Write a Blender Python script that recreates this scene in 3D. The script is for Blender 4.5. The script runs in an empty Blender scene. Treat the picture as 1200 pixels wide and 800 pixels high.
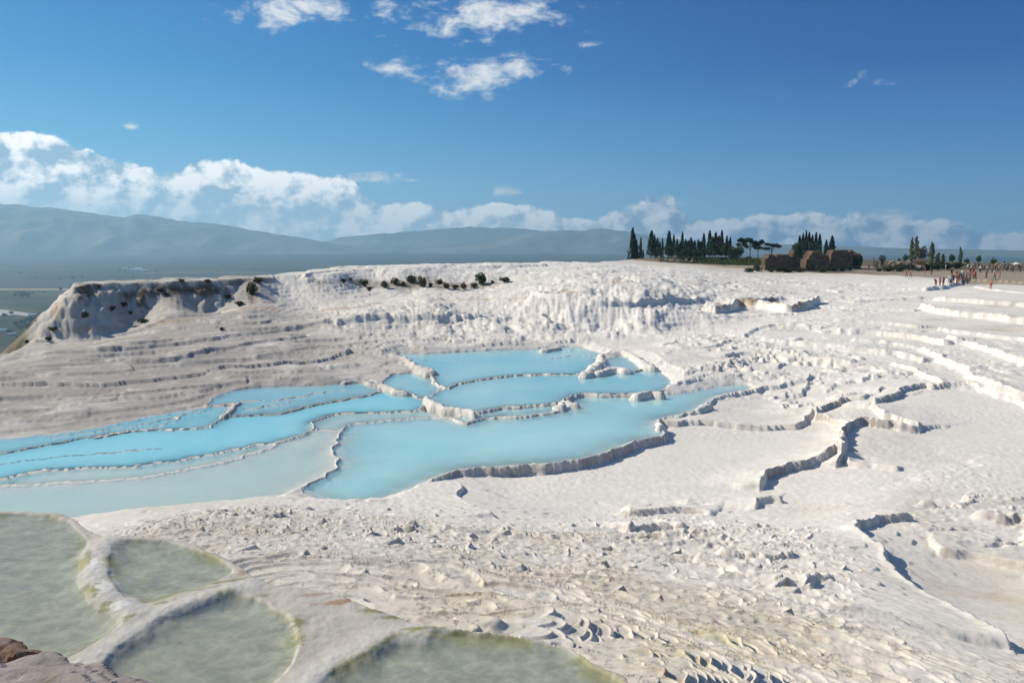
import bpy, bmesh, math, random
import numpy as np
from mathutils import Vector, Matrix, noise as mnoise

R = math.radians
scene = bpy.context.scene
COL = scene.collection

# ------------------------------------------------------------------ camera
F_PX = 924.0                       # focal length in pixels of the 1200 px wide photograph
PITCH = R(7.5)
cam_d = bpy.data.cameras.new("camera"); cam = bpy.data.objects.new("camera", cam_d); COL.objects.link(cam)
cam_d.sensor_width = 36.0; cam_d.lens = 36.0 * F_PX / 1200.0
cam_d.clip_start = 0.1; cam_d.clip_end = 90000.0
cam.location = (0, 0, 0); cam.rotation_euler = (math.pi / 2 - PITCH, 0, 0)
scene.camera = cam

# ------------------------------------------------------------------ light
SUN_EL, SUN_AZ = 36.0, -72.0       # degrees; azimuth measured from the view direction, left is negative
scene.view_settings.view_transform = 'Standard'
scene.view_settings.look = 'None'
scene.view_settings.gamma = 1.0
scene.view_settings.exposure = 0.11
scene.view_settings.use_curve_mapping = False
sun_d = bpy.data.lights.new("sun", 'SUN'); sun = bpy.data.objects.new("sun", sun_d); COL.objects.link(sun)
sun_d.energy = 4.3; sun_d.angle = R(0.53); sun_d.color = (1.0, 0.925, 0.79)
sdir = Vector((math.sin(R(SUN_AZ)) * math.cos(R(SUN_EL)), math.cos(R(SUN_AZ)) * math.cos(R(SUN_EL)), math.sin(R(SUN_EL))))
sun.rotation_euler = sdir.to_track_quat('Z', 'Y').to_euler()


class NT:
    """small helper to write node trees as expressions"""
    def __init__(s, tree): s.t = tree
    def n(s, kind, **kw):
        nd = s.t.nodes.new(kind)
        for k, v in kw.items(): setattr(nd, k, v)
        return nd
    def put(s, sock, v):
        if hasattr(v, 'is_output'): s.t.links.new(v, sock)
        else: sock.default_value = v
    def m(s, op, a, b=0.0, c=0.0, clamp=False):
        nd = s.n('ShaderNodeMath', operation=op, use_clamp=clamp)
        s.put(nd.inputs[0], a); s.put(nd.inputs[1], b); s.put(nd.inputs[2], c)
        return nd.outputs[0]
    def vm(s, op, a, b=(0, 0, 0), sc=1.0):
        nd = s.n('ShaderNodeVectorMath', operation=op)
        s.put(nd.inputs[0], a); s.put(nd.inputs[1], b)
        if op == 'SCALE': s.put(nd.inputs[3], sc)
        return nd.outputs[0]
    def smooth(s, x, lo, hi):
        nd = s.n('ShaderNodeMapRange', interpolation_type='SMOOTHSTEP')
        s.put(nd.inputs[0], x); nd.inputs[1].default_value = lo; nd.inputs[2].default_value = hi
        return nd.outputs[0]
    def lin(s, x, lo, hi, a=0.0, b=1.0):
        nd = s.n('ShaderNodeMapRange'); nd.clamp = True
        s.put(nd.inputs[0], x); nd.inputs[1].default_value = lo; nd.inputs[2].default_value = hi
        nd.inputs[3].default_value = a; nd.inputs[4].default_value = b
        return nd.outputs[0]
    def noise(s, vec, scale, detail=4.0, rough=0.5, dist=0.0):
        nd = s.n('ShaderNodeTexNoise')
        if vec is not None: s.put(nd.inputs['Vector'], vec)
        nd.inputs['Scale'].default_value = scale; nd.inputs['Detail'].default_value = detail
        nd.inputs['Roughness'].default_value = rough; nd.inputs['Distortion'].default_value = dist
        return nd.outputs[0]
    def mix(s, f, a, b, blend='MIX'):
        nd = s.n('ShaderNodeMix', data_type='RGBA', blend_type=blend)
        s.put(nd.inputs[0], f)
        for sock, v in ((nd.inputs[6], a), (nd.inputs[7], b)):
            if isinstance(v, tuple) and len(v) == 3: v = v + (1.0,)
            s.put(sock, v)
        return nd.outputs[2]
    def ramp(s, x, pts):
        nd = s.n('ShaderNodeValToRGB'); s.put(nd.inputs[0], x)
        e = nd.color_ramp.elements
        while len(e) < len(pts): e.new(0.5)
        for el, (p, c) in zip(e, pts):
            el.position = p; el.color = tuple(c) + (1.0,)
        return nd.outputs[0]
    def curve(s, x, pts, lo, hi, vlo, vhi):
        nd = s.n('ShaderNodeFloatCurve'); s.put(nd.inputs[1], s.lin(x, lo, hi))
        c = nd.mapping.curves[0]
        for i, (a, b) in enumerate(pts):
            p = ((a - lo) / (hi - lo), (b - vlo) / (vhi - vlo))
            if i == 0: c.points[0].location = p
            elif i == len(pts) - 1: c.points[-1].location = p
            else: c.points.new(*p)
        nd.mapping.update()
        return s.m('MULTIPLY_ADD', nd.outputs[0], vhi - vlo, vlo)
    def out(s, sock, name='Surface', kind='ShaderNodeOutputMaterial'):
        o = [x for x in s.t.nodes if x.bl_idname == kind]
        o = o[0] if o else s.n(kind)
        s.t.links.new(sock, o.inputs[name])


def ray(u, v):
    """unit-y' direction of a photograph pixel"""
    x = (u - 600.0) / F_PX; y = (400.0 - v) / F_PX
    return np.array([x, math.cos(PITCH) + y * math.sin(PITCH), -math.sin(PITCH) + y * math.cos(PITCH)])
def P(u, v, z):
    d = ray(u, v); t = z / d[2]
    return (d[0] * t, d[1] * t)
def azel(u, v):
    d = ray(u, v)
    return math.degrees(math.atan2(d[0], d[1])), math.degrees(math.atan2(d[2], math.hypot(d[0], d[1])))

# ------------------------------------------------------------------ world: Nishita sky with a bank of cumulus
world = bpy.data.worlds.new("World"); scene.world = world; world.use_nodes = True
wt = world.node_tree; wt.nodes.clear(); W = NT(wt)
sky = W.n('ShaderNodeTexSky', sky_type='NISHITA', sun_disc=False)
sky.sun_elevation = R(SUN_EL); sky.sun_rotation = R(SUN_AZ); sky.altitude = 300; sky.air_density = 1.0; sky.dust_density = 0.6; sky.ozone_density = 1.6
hs = W.n('ShaderNodeHueSaturation'); W.put(hs.inputs['Color'], sky.outputs[0])
hs.inputs['Hue'].default_value = 0.5; hs.inputs['Saturation'].default_value = 1.1; hs.inputs['Value'].default_value = 1.0
D = W.n('ShaderNodeTexCoord').outputs['Generated']
sep = W.n('ShaderNodeSeparateXYZ'); W.put(sep.inputs[0], D)
AZ = W.m('MULTIPLY', W.m('ARCTAN2', sep.outputs[0], sep.outputs[1]), 57.2958)
EL = W.m('MULTIPLY', W.m('ARCSINE', sep.outputs[2]), 57.2958)
tops = [(-120, 170), (0, 152), (60, 160), (100, 176), (150, 178), (190, 198), (240, 182), (300, 190), (330, 204), (380, 204), (420, 216), (455, 232), (540, 238), (600, 238), (680, 250), (735, 246), (765, 232), (795, 240), (860, 253), (900, 250), (950, 250), (1000, 256), (1040, 246), (1062, 252), (1100, 256), (1200, 262), (1300, 258)]
tp = [azel(u, v) for u, v in tops]
tp = [(-180, 7.0), (-75, 8.5)] + tp + [(75, 2.5), (180, 4.0)]
TOP = W.curve(AZ, tp, -180, 180, 0, 12)
flat = W.vm('MULTIPLY', D, (1, 1, 1.35))
nb = W.noise(flat, 17.0, 9.0, 0.60)
nb2 = W.noise(W.vm('ADD', flat, tuple(Vector((sdir.x, sdir.y, sdir.z)) * 0.016)), 17.0, 9.0, 0.60)
nl = W.noise(flat, 6.0, 3.0, 0.5)
hgt = W.m('ADD', W.m('SUBTRACT', TOP, EL), W.m('MULTIPLY_ADD', nb, 3.4, -1.75))
bank = W.smooth(hgt, 0.0, 0.30)
lit = W.m('ADD', W.m('MULTIPLY', W.m('SUBTRACT', nb, nb2), 8.0), W.m('MULTIPLY_ADD', hgt, -0.085, 0.74))
lit = W.m('ADD', lit, W.m('MULTIPLY_ADD', nl, 1.4, -0.72), clamp=True)
side = W.smooth(AZ, -6.0, 14.0)                     # the bank is bright on the sunny side, slate grey on the other
lit = W.m('MULTIPLY', lit, W.m('MULTIPLY_ADD', side, -0.12, 1.0))
shade_c = W.mix(side, (0.30, 0.47, 0.62), (0.10, 0.19, 0.34))
white_c = W.mix(side, (1.25, 1.2, 1.15), (1.2, 1.15, 1.1))
bank_c = W.mix(lit, shade_c, white_c)
low = W.smooth(W.m('SUBTRACT', EL, W.m('MULTIPLY', TOP, 0.30)), 1.6, -0.6)
low_c = W.mix(side, (0.40, 0.56, 0.67), (0.12, 0.22, 0.37))
bank_c = W.mix(W.m('MULTIPLY', low, 0.4), bank_c, low_c)
# single drifting clouds higher up: (u, v, half width px, half height px, weight)
puffs = [(345, 12, 75, 24, 1.0), (555, 20, 125, 26, 1.0), (565, 88, 85, 24, 1.0), (450, 80, 30, 12, 0.95), (692, 53, 30, 7, .75), (118, 148, 20, 4, .8), (152, 149, 14, 6, .85), (1000, 95, 65, 15, .42),
         (592, 223, 30, 7, .65), (440, 210, 42, 9, .72), (1036, 255, 32, 9, 1.0), (765, 243, 40, 14, 1.0), (925, 113, 22, 8, .3), (485, 212, 16, 5, .6), (610, 258, 26, 6, .5)]
wv = W.vm('MULTIPLY', D, (1, 1, 2.0))
nw = W.noise(wv, 22.0, 8.0, 0.62, 0.25)
nw2 = W.noise(W.vm('ADD', wv, tuple(Vector((sdir.x, sdir.y, sdir.z)) * 0.012)), 22.0, 8.0, 0.62, 0.25)
acc = None
for (u, v, hw, hh, wt_) in puffs:
    a, e = azel(u, v); a2, _ = azel(u + hw, v); _, e2 = azel(u, v - hh)
    dx = W.m('MULTIPLY', W.m('SUBTRACT', AZ, a), 1.0 / (a2 - a)); dy = W.m('MULTIPLY', W.m('SUBTRACT', EL, e), 1.0 / (e2 - e))
    q = W.m('SUBTRACT', wt_, W.m('SQRT', W.m('ADD', W.m('MULTIPLY', dx, dx), W.m('MULTIPLY', dy, dy))))
    acc = q if acc is None else W.m('MAXIMUM', acc, q)
pd = W.m('ADD', W.m('MAXIMUM', acc, -1.2), W.m('MULTIPLY_ADD', nw, 4.6, -2.28))
puff = W.m('MULTIPLY', W.smooth(pd, 0.0, 1.25), 0.93)
plit = W.m('ADD', W.m('MULTIPLY', W.m('SUBTRACT', nw, nw2), 4.0), 0.72, clamp=True)
puff_c = W.mix(plit, (0.45, 0.57, 0.68), (0.80, 0.81, 0.81))
elt = W.lin(EL, 0, 18)
warm_side = W.ramp(elt, [(0.0, (.26, .57, .76)), (.35, (.075, .39, .68)), (.62, (.015, .25, .59)), (1.0, (.0, .155, .48))])
cool_side = W.ramp(elt, [(0.0, (.14, .38, .60)), (.30, (.028, .20, .48)), (.62, (.0, .085, .345)), (1.0, (.0, .048, .245))])
grad = W.mix(W.smooth(AZ, -38, 34), warm_side, cool_side)
grad = W.vm('SCALE', grad, sc=1 / 0.09)
clear = W.mix(W.lin(EL, 18, 50, .92, .1), hs.outputs[0], grad)
bg_s = W.n('ShaderNodeBackground'); W.put(bg_s.inputs[0], clear); bg_s.inputs[1].default_value = 0.09
bg_b = W.n('ShaderNodeBackground'); W.put(bg_b.inputs[0], bank_c)
bg_p = W.n('ShaderNodeBackground'); W.put(bg_p.inputs[0], puff_c)
m1 = W.n('ShaderNodeMixShader'); W.put(m1.inputs[0], W.m('MULTIPLY', bank, 0.95)); W.put(m1.inputs[1], bg_s.outputs[0]); W.put(m1.inputs[2], bg_b.outputs[0])
m2 = W.n('ShaderNodeMixShader'); W.put(m2.inputs[0], puff); W.put(m2.inputs[1], m1.outputs[0]); W.put(m2.inputs[2], bg_p.outputs[0])
W.out(m2.outputs[0], kind='ShaderNodeOutputWorld')

# ------------------------------------------------------------------ object helpers
def tag(o, label=None, cat=None, group=None, kind=None):
    if label: o['label'] = label
    if cat: o['category'] = cat
    if group: o['group'] = group
    if kind: o['kind'] = kind
    return o
def link(o, parent=None):
    COL.objects.link(o)
    if parent: o.parent = parent
    return o
def empty(name, loc, rz=0.0):
    o = bpy.data.objects.new(name, None); o.location = loc; o.rotation_euler = (0, 0, rz); o.empty_display_size = 0.3
    return link(o)
def mesh_np(name, verts, faces, mats=(), smooth=False, midx=None):
    """mesh from arrays; faces (n,k) of equal size or a list of tuples"""
    me = bpy.data.meshes.new(name)
    verts = np.asarray(verts, np.float32)
    if isinstance(faces, np.ndarray):
        nf, k = faces.shape
        me.vertices.add(len(verts)); me.vertices.foreach_set('co', verts.ravel())
        me.loops.add(nf * k); me.loops.foreach_set('vertex_index', faces.astype(np.int32).ravel())
        me.polygons.add(nf); me.polygons.foreach_set('loop_start', np.arange(0, nf * k, k, dtype=np.int32))
    else:
        me.from_pydata([tuple(map(float, v)) for v in verts], [], faces); nf = len(faces)
    if midx is not None: me.polygons.foreach_set('material_index', np.asarray(midx, np.int32))
    me.polygons.foreach_set('use_smooth', np.full(nf, smooth, bool))
    me.update(calc_edges=True)
    for m in mats: me.materials.append(m)
    return me
def obj(name, me, parent=None, loc=(0, 0, 0), rot=(0, 0, 0), scale=(1, 1, 1)):
    o = bpy.data.objects.new(name, me); o.location = loc; o.rotation_euler = rot; o.scale = scale
    return link(o, parent)
def mat(name):
    m = bpy.data.materials.new(name); m.use_nodes = True; m.node_tree.nodes.clear()
    return m, NT(m.node_tree)
def principled(T, color, rough=0.8, spec=0.3, normal=None):
    b = T.n('ShaderNodeBsdfPrincipled')
    if isinstance(color, tuple) and len(color) == 3: color = color + (1.0,)
    T.put(b.inputs['Base Color'], color); T.put(b.inputs['Roughness'], rough); T.put(b.inputs['Specular IOR Level'], spec)
    if normal is not None: T.put(b.inputs['Normal'], normal)
    return b
def bump(T, h, strength, dist):
    b = T.n('ShaderNodeBump'); b.inputs['Strength'].default_value = strength; b.inputs['Distance'].default_value = dist
    T.put(b.inputs['Height'], h)
    return b.outputs[0]

# ------------------------------------------------------------------ numpy noise
_rng = np.random.RandomState(11)
_perm = _rng.permutation(256).astype(np.int32); _perm = np.concatenate([_perm, _perm, _perm])
_ang = _rng.rand(256) * 2 * np.pi
_gx = np.cos(_ang).astype(np.float32); _gy = np.sin(_ang).astype(np.float32)
def perlin(x, y, seed=0):
    xi = np.floor(x).astype(np.int32); yi = np.floor(y).astype(np.int32)
    fx = (x - xi).astype(np.float32); fy = (y - yi).astype(np.float32)
    X = (xi + seed * 37) & 255; Y = (yi + seed * 91) & 255
    u = fx * fx * fx * (fx * (fx * 6 - 15) + 10); v = fy * fy * fy * (fy * (fy * 6 - 15) + 10)
    a = _perm[X]; b = _perm[X + 1]
    def g(h, dx, dy): return _gx[h] * dx + _gy[h] * dy
    n00 = g(_perm[a + Y], fx, fy); n10 = g(_perm[b + Y], fx - 1, fy)
    n01 = g(_perm[a + Y + 1], fx, fy - 1); n11 = g(_perm[b + Y + 1], fx - 1, fy - 1)
    n0 = n00 + u * (n10 - n00); n1 = n01 + u * (n11 - n01)
    return (n0 + v * (n1 - n0)) * 1.5
def fbm(x, y, seed=0, oct=3, gain=0.5):
    s = 0; a = 1.0; f = 1.0
    for i in range(oct):
        s = s + a * perlin(x * f, y * f, seed + i * 7); a *= gain; f *= 2.03
    return s
def smst(x, lo, hi):
    t = np.clip((x - lo) / (hi - lo), 0, 1); return t * t * (3 - 2 * t)

# ------------------------------------------------------------------ terrain grid: rings of vertices round the viewpoint, finer where the pools are
def radii():
    r = [1.2]
    while r[-1] < 900:
        x = r[-1]
        k = np.interp(math.log(x), np.log([1.2, 4, 4.6, 12, 25, 60, 130, 250, 900]), [.03, .006, .0021, .0022, .0034, .0036, .0036, .012, .04])
        r.append(x * (1 + k))
    return np.array(r)
RR = radii()
AA = np.concatenate([np.arange(-180, -60, 4.0), np.arange(-60, -37.5, 0.5), np.arange(-37.5, 37.5, 0.064), np.arange(37.5, 60, 0.5), np.arange(60, 180.1, 4.0)])
NR, NA = len(RR), len(AA)
az = np.radians(AA).astype(np.float32)
X = (RR[:, None] * np.sin(az)[None, :]).astype(np.float32)
Y = (RR[:, None] * np.cos(az)[None, :]).astype(np.float32)
RG = np.broadcast_to(RR[:, None], X.shape).astype(np.float32)
AG = np.broadcast_to(AA[None, :], X.shape).astype(np.float32)

# control points: pixel (u, v) and level z; then rough (terracing), drape (flutes), grey (dirty old travertine), warm (ochre)
CP = [
 # slope below the near channels
 (200,618,-7.2,.7,0,.25,.15),(250,640,-5.6,.8,0,.3,.2),(300,610,-8.2,.7,0,.2,.1),(330,655,-5.1,.8,0,.2,.25),(400,620,-7.6,.8,0,.15,.1),(400,660,-5.3,.8,0,.15,.2),(340,680,-3.9,.5,0,.2,.3),
 (440,600,-9.2,.5,0,.1,0),(480,640,-6.7,.9,0,.12,.1),(550,650,-6.6,.9,0,.1,.25),(550,700,-4.4,1,0,.15,.45),(550,610,-8.9,.4,0,.08,.05),(540,580,-9.9,.3,0,.05,0),(620,690,-5.3,1,0,.12,.4),
 (650,640,-7.7,.8,0,.08,.2),(640,730,-3.9,.9,0,.1,.45),(700,740,-4.1,1,0,.1,.5),(740,760,-3.9,.9,0,.08,.5),(800,795,-3.8,1,0,.05,.55),(800,740,-5.0,.9,0,.05,.35),(750,690,-6.3,.7,0,.06,.2),(800,690,-6.5,.5,0,.05,.1),
 (900,790,-4.6,1,0,.05,.5),(1000,790,-5.2,.9,0,.04,.4),(1100,790,-5.8,.6,0,.04,.2),(1200,790,-6.6,.6,0,.05,.4),(900,740,-5.8,1,0,.05,.35),(1000,740,-6.4,.8,0,.04,.25),(1080,740,-6.9,.4,0,.03,.1),(1150,745,-7.6,.2,0,.1,.5),(1200,740,-7.8,.3,0,.1,.4),
 (900,690,-7.2,1,0,.04,.15),(1000,690,-7.6,.6,0,.02,.1),(1100,690,-8.45,.12,0,.08,.3),(1180,690,-8.75,.12,0,.08,.3),(750,640,-8.3,.7,0,.06,.05),(830,640,-8.6,.9,0,.04,.05),(900,640,-8.8,.9,0,.04,.08),(1000,630,-8.7,.4,0,.02,.02),(1080,625,-9.1,.5,0,.08,.15),(1170,640,-9.1,.5,0,.05,.1),
 (700,600,-10.3,.4,0,.04,0),(800,600,-10.1,.5,0,.04,0),(860,610,-9.8,.5,0,.03,0),(950,600,-9.9,.15,0,.05,.15),(1010,580,-9.8,.1,0,.02,.02),(1100,585,-9.6,.5,0,.04,.02),(1190,590,-9.5,.6,0,.08,.02),(1150,560,-9.75,.5,0,.03,0),
 (600,570,-10.4,.1,0,.04,0),(700,565,-10.42,.1,0,.04,0),(850,550,-10.4,.1,0,.04,0),(920,520,-10.35,.1,0,.04,0),(760,540,-10.42,.1,0,.04,0),(660,555,-10.42,.1,0,.04,0),(830,510,-10.38,.1,0,.04,0),
 (880,480,-10.36,.05,0,.06,.02),(930,470,-10.28,.05,0,.06,.05),(860,490,-10.38,.05,0,.06,.0),(960,500,-10.25,.1,0,.05,.05),
 (1100,520,-9.85,.08,0,.06,0),(1180,500,-9.75,.08,0,.06,0),(1100,470,-9.6,.08,0,.06,0),(1190,480,-9.55,.08,0,.06,0),(1040,520,-9.9,.05,0,.07,.1),(1000,485,-9.9,.1,0,.04,.05),(980,450,-9.75,.4,0,.03,.02),(1040,450,-9.6,.3,0,.02,.02),
 # broken terraces right of the pools
 (920,430,-9.7,.8,0,.0,.05),(860,440,-9.75,.7,0,0,.05),(790,435,-9.45,.6,0,.0,.05),(810,415,-9.25,.2,0,.05,.06),(780,398,-9.15,.5,0,0,.05),(850,405,-9.2,.7,0,0,.04),(930,405,-9.2,.4,0,0,.02),(1000,415,-9.2,.5,0,0,.02),(1060,420,-9.3,.4,0,0,.02),(1120,440,-9.35,.4,0,0,.06),(1200,445,-9.2,.4,0,0,.06),
 (900,385,-8.9,.6,0,0,.03),(980,395,-8.9,.4,0,0,.02),(1060,390,-8.8,.3,0,.03,.02),(1150,410,-9.0,.3,0,0,.04),(1200,405,-8.7,.3,0,0,.04),(860,390,-9.1,.3,0,0,.02),(1000,368,-8.5,.5,0,0,.02),(930,372,-8.8,.5,0,0,.02),(1100,378,-8.5,.15,0,.05,.1),(1190,388,-8.5,.15,0,.05,.1),(1060,362,-8.3,.3,0,0,.02),
 (870,348,-7.8,.3,.3,0,.06),(900,345,-7.7,.5,.2,0,.05),(950,345,-7.9,.5,.1,0,.02),(880,368,-8.8,.3,.2,0,.04),(1050,345,-8.0,.5,0,0,.02),(1000,335,-7.8,.5,.1,0,0),(1120,355,-8.0,.2,0,.05,.0),(1190,352,-7.8,.2,0,.05,0),(1190,343,-7.6,.1,0,.05,.02),(1110,335,-7.75,.3,0,0,.02),(1060,330,-7.6,.4,0,0,0),(950,330,-7.4,.5,.2,0,.02),
 (1190,322,-7.5,.1,0,.35,.3),(1130,322,-7.6,.1,0,.3,.3),(1090,320,-7.6,.2,0,.1,.1),(1030,320,-7.45,.2,0,.1,.2),(960,320,-7.35,.2,0,.15,.35),(900,321,-7.3,.2,0,.15,.35),(1190,312,-7.5,.1,0,.4,.3),(1100,313,-7.4,.1,0,.4,.4),(1000,313,-6.9,.1,0,.4,.5),(930,312,-6.8,.1,0,.4,.5),
 # back of the middle: bright draped cliffs
 (880,330,-7.3,.4,.5,.08,.02),(850,333,-6.9,.4,.7,.1,.02),(850,362,-8.7,.3,.8,.02,.05),(840,385,-9.1,.3,.3,0,.04),(800,388,-9.15,.3,.4,0,.06),(740,395,-9.2,.2,.4,0,.08),(760,345,-6.6,.2,1,.08,.02),(760,380,-8.7,.2,1,.05,.03),(700,338,-6.1,.2,1,.03,.02),(700,382,-8.8,.2,1,.02,.03),(640,345,-6.5,.2,.9,.03,.05),(640,388,-9.0,.2,.7,.04,.05),(660,400,-9.25,.3,.3,.08,.06),
 (820,318,-6.6,.3,.4,.05,.06),(760,318,-5.9,.3,.5,.02,.02),(700,318,-5.4,.3,.5,0,.02),(700,308,-5.1,.3,.3,0,.02),(640,322,-5.7,.3,.4,0,.04),(760,307,-6.0,.1,.1,.2,.5),(840,308,-6.7,.1,.1,.3,.55),(880,314,-7.0,.1,.1,.3,.55),(800,303,-6.1,.1,0,.4,.4),(870,304,-6.5,.1,0,.4,.4),
 (620,310,-4.7,.3,.6,0,.02),(540,312,-4.6,.3,.7,0,.02),(470,314,-4.4,.3,.7,.03,.02),(400,316,-4.4,.3,.6,.05,.05),(365,318,-4.5,.4,.5,.06,.05),
 (560,336,-6.9,.3,.5,.1,.08),(480,337,-6.9,.3,.5,.12,.08),(420,337,-6.9,.3,.5,.15,.08),(580,350,-7.4,.4,.2,.05,.15),(500,348,-7.3,.4,.2,.06,.12),(420,350,-7.5,.4,.2,.1,.1),
 (560,362,-7.9,.3,.6,.1,.06),(480,364,-7.7,.3,.8,.15,.04),(420,366,-7.8,.3,.8,.18,.04),(560,390,-9.05,.4,.6,.1,.05),(480,388,-9.0,.4,.7,.2,.04),(420,390,-9.0,.5,.6,.25,.04),(500,403,-9.3,.7,.2,.2,.06),(580,403,-9.3,.6,.2,.12,.06),(430,410,-9.35,.8,.2,.35,.05),(430,430,-9.55,.7,.1,.4,.05),
 # left: knoll, cliff, long layered slope
 (340,330,-5.6,.5,.5,.12,.05),(320,345,-6.9,.5,.5,.12,.05),(350,360,-8.0,.4,.3,.2,.1),(380,345,-7.0,.5,.4,.12,.08),
 (300,328,-5.0,.3,.6,.5,.1),(210,329,-4.95,.3,.6,.5,.1),(110,333,-4.95,.3,.6,.4,.1),(290,350,-6.7,.3,.7,.5,.05),(210,352,-6.8,.3,.8,.55,.05),(130,355,-6.9,.3,.8,.4,.05),(290,366,-8.4,.3,.4,.45,.1),(230,371,-8.8,.3,.4,.45,.1),(160,376,-9.0,.3,.4,.4,.12),(100,383,-9.2,.3,.4,.3,.15),(60,388,-9.3,.3,.4,.3,.15),(65,362,-7.8,.3,.8,.2,.15),(85,343,-5.8,.3,.8,.3,.2),
 (20,398,-9.5,.4,.3,.3,.2),(330,380,-8.6,.8,.3,.5,.05),(250,395,-8.9,.8,.3,.6,.05),(150,400,-9.2,.8,.3,.55,.05),(60,410,-9.4,.8,.3,.5,.08),(340,410,-9.2,.9,.1,.5,.05),(250,425,-9.35,.9,.1,.6,.05),(150,430,-9.5,.9,.1,.6,.05),(40,440,-9.6,.9,.1,.6,.06),
 (330,438,-9.55,.8,.1,.55,.05),(220,460,-9.7,.8,.1,.6,.05),(100,475,-9.8,.8,.1,.65,.06),(10,490,-9.9,.7,.1,.65,.08),(10,455,-9.7,.8,.1,.65,.06),(-120,470,-10,.7,.1,.65,.06),(-120,420,-9.8,.7,.1,.5,.06),
 # far outside the picture and below the pools
 (400,540,-10.3,0,0,.1,0),(200,520,-10.3,0,0,.1,0),(0,560,-10.3,0,0,.1,0),(-250,560,-10.4,.3,0,.4,.1),(600,460,-10.3,0,0,.1,0),(1320,560,-9.6,.3,0,.05,.05),(1320,700,-8.4,.3,0,.05,.1),(1320,420,-8.6,.3,0,.05,.05),(1320,330,-7.5,.2,0,.2,.2),
]
cp = np.array(CP, float)
cxy = np.array([P(u, v, z) for u, v, z in cp[:, :3]])
cr = np.hypot(cxy[:, 0], cxy[:, 1]); ca = np.arctan2(cxy[:, 0], cxy[:, 1])
extra = [(a, rr, zz) for a in (-180, -140, -100, -70, 70, 100, 140, 180) for rr, zz in ((2, -3.4), (6, -4.0), (30, -8.5), (200, -9.5))] + [(a, 2.0, -3.6) for a in (-30, 0, 30)] + [(30, 5.0, -4.4), (15, 4.5, -4.0)]
ca = np.concatenate([ca, np.radians([e[0] for e in extra])]); cr = np.concatenate([cr, [e[1] for e in extra]])
vals = np.concatenate([cp[:, 2:], [[e[2], .4, 0, .15, .1] for e in extra]])
def feat(a, r): return np.stack([a * 1.0, np.log(r) * 0.55], -1)
FT = feat(ca, cr)
def kern(d): return np.sqrt(d * d + 0.0004)
K = kern(np.linalg.norm(FT[:, None] - FT[None], axis=-1)) - np.eye(len(FT)) * 0.004
K1 = np.block([[K, np.ones((len(FT), 1))], [np.ones((1, len(FT))), np.zeros((1, 1))]])
WC = np.linalg.solve(K1, np.concatenate([vals, np.zeros((1, 5))]))
def upsample_eval():
    ci = np.unique(np.concatenate([np.arange(0, NR, 6), [NR - 1]])); cj = np.unique(np.concatenate([np.arange(0, NA, 6), [NA - 1]]))
    a, r = np.meshgrid(np.radians(AA[cj]), RR[ci]); q = feat(a, np.minimum(r, 340.0)).reshape(-1, 2)
    out = np.empty((len(q), 5), np.float32)
    for s in range(0, len(q), 8000):
        d = np.linalg.norm(q[s:s + 8000, None] - FT[None], axis=-1)
        out[s:s + 8000] = kern(d) @ WC[:-1] + WC[-1]
    out = out.reshape(len(ci), len(cj), 5)
    fi = np.interp(np.arange(NR), ci, np.arange(len(ci))); fj = np.interp(np.arange(NA), cj, np.arange(len(cj)))
    i0 = np.minimum(fi.astype(int), len(ci) - 2); j0 = np.minimum(fj.astype(int), len(cj) - 2)
    wi = (fi - i0)[:, None].astype(np.float32); wj = (fj - j0)[None, :].astype(np.float32)
    res = []
    for k in range(5):
        o = out[..., k]
        res.append((o[i0][:, j0] * (1 - wi) + o[i0 + 1][:, j0] * wi) * (1 - wj) + (o[i0][:, j0 + 1] * (1 - wi) + o[i0 + 1][:, j0 + 1] * wi) * wj)
    return res
BASE, ROUGH, DRAPE, GREY, WARM = upsample_eval()
ROUGH = np.clip(ROUGH, 0, 1); DRAPE = np.clip(DRAPE, 0, 1); GREY = np.clip(GREY, 0, 1); WARM = np.clip(WARM, 0, 1)

# the plateau ends behind the ridge and falls to the valley
ed = [(-400, 66), (-60, 70), (0, 77), (42, 90), (56, 96), (85, 100), (213, 103), (320, 108), (400, 124), (500, 131), (620, 146), (700, 165), (745, 222), (800, 268), (900, 275), (1300, 280)]
edge_r = np.interp(AA, [math.degrees(math.atan2(*ray(u, 320)[:2])) for u, _ in ed], [r for _, r in ed]).astype(np.float32)
edge_r = edge_r + 2.0 * perlin(AA * 0.7, AA * 0 + 3.3, 5)
over = np.maximum(RG - edge_r[None, :], 0)
Z0 = BASE.copy()

# domain warp, so that every traced edge gets a natural scalloped line
w1 = 0.16 * perlin(X / 0.9, Y / 0.9, 1) + 0.035 * perlin(X / 0.33, Y / 0.33, 2) + 0.30 * perlin(X / 4.0, Y / 4.0, 3)
w2 = 0.16 * perlin(X / 0.9, Y / 0.9, 4) + 0.035 * perlin(X / 0.33, Y / 0.33, 6) + 0.30 * perlin(X / 4.0, Y / 4.0, 8)
wk = np.clip(RG / 28.0, 0.12, 1.6)
XW = X + w1 * wk; YW = Y + w2 * wk

# flutes on draped cliffs
ARC = az[None, :] * 88.0 + 0 * X
fl = 0.42 * np.abs(perlin(ARC / 1.5 + 0.5 * w1, RG / 10.0, 12)) + 0.16 * np.abs(perlin(ARC / 0.6, RG / 7.0, 13)) + 1.9 * np.abs(perlin(ARC / 6.0 + w2, RG / 13.0, 14))
Z0 += DRAPE * (0.62 * fl - 0.35) * (1 - .6 * smst(GREY, .25, .45))
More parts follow.
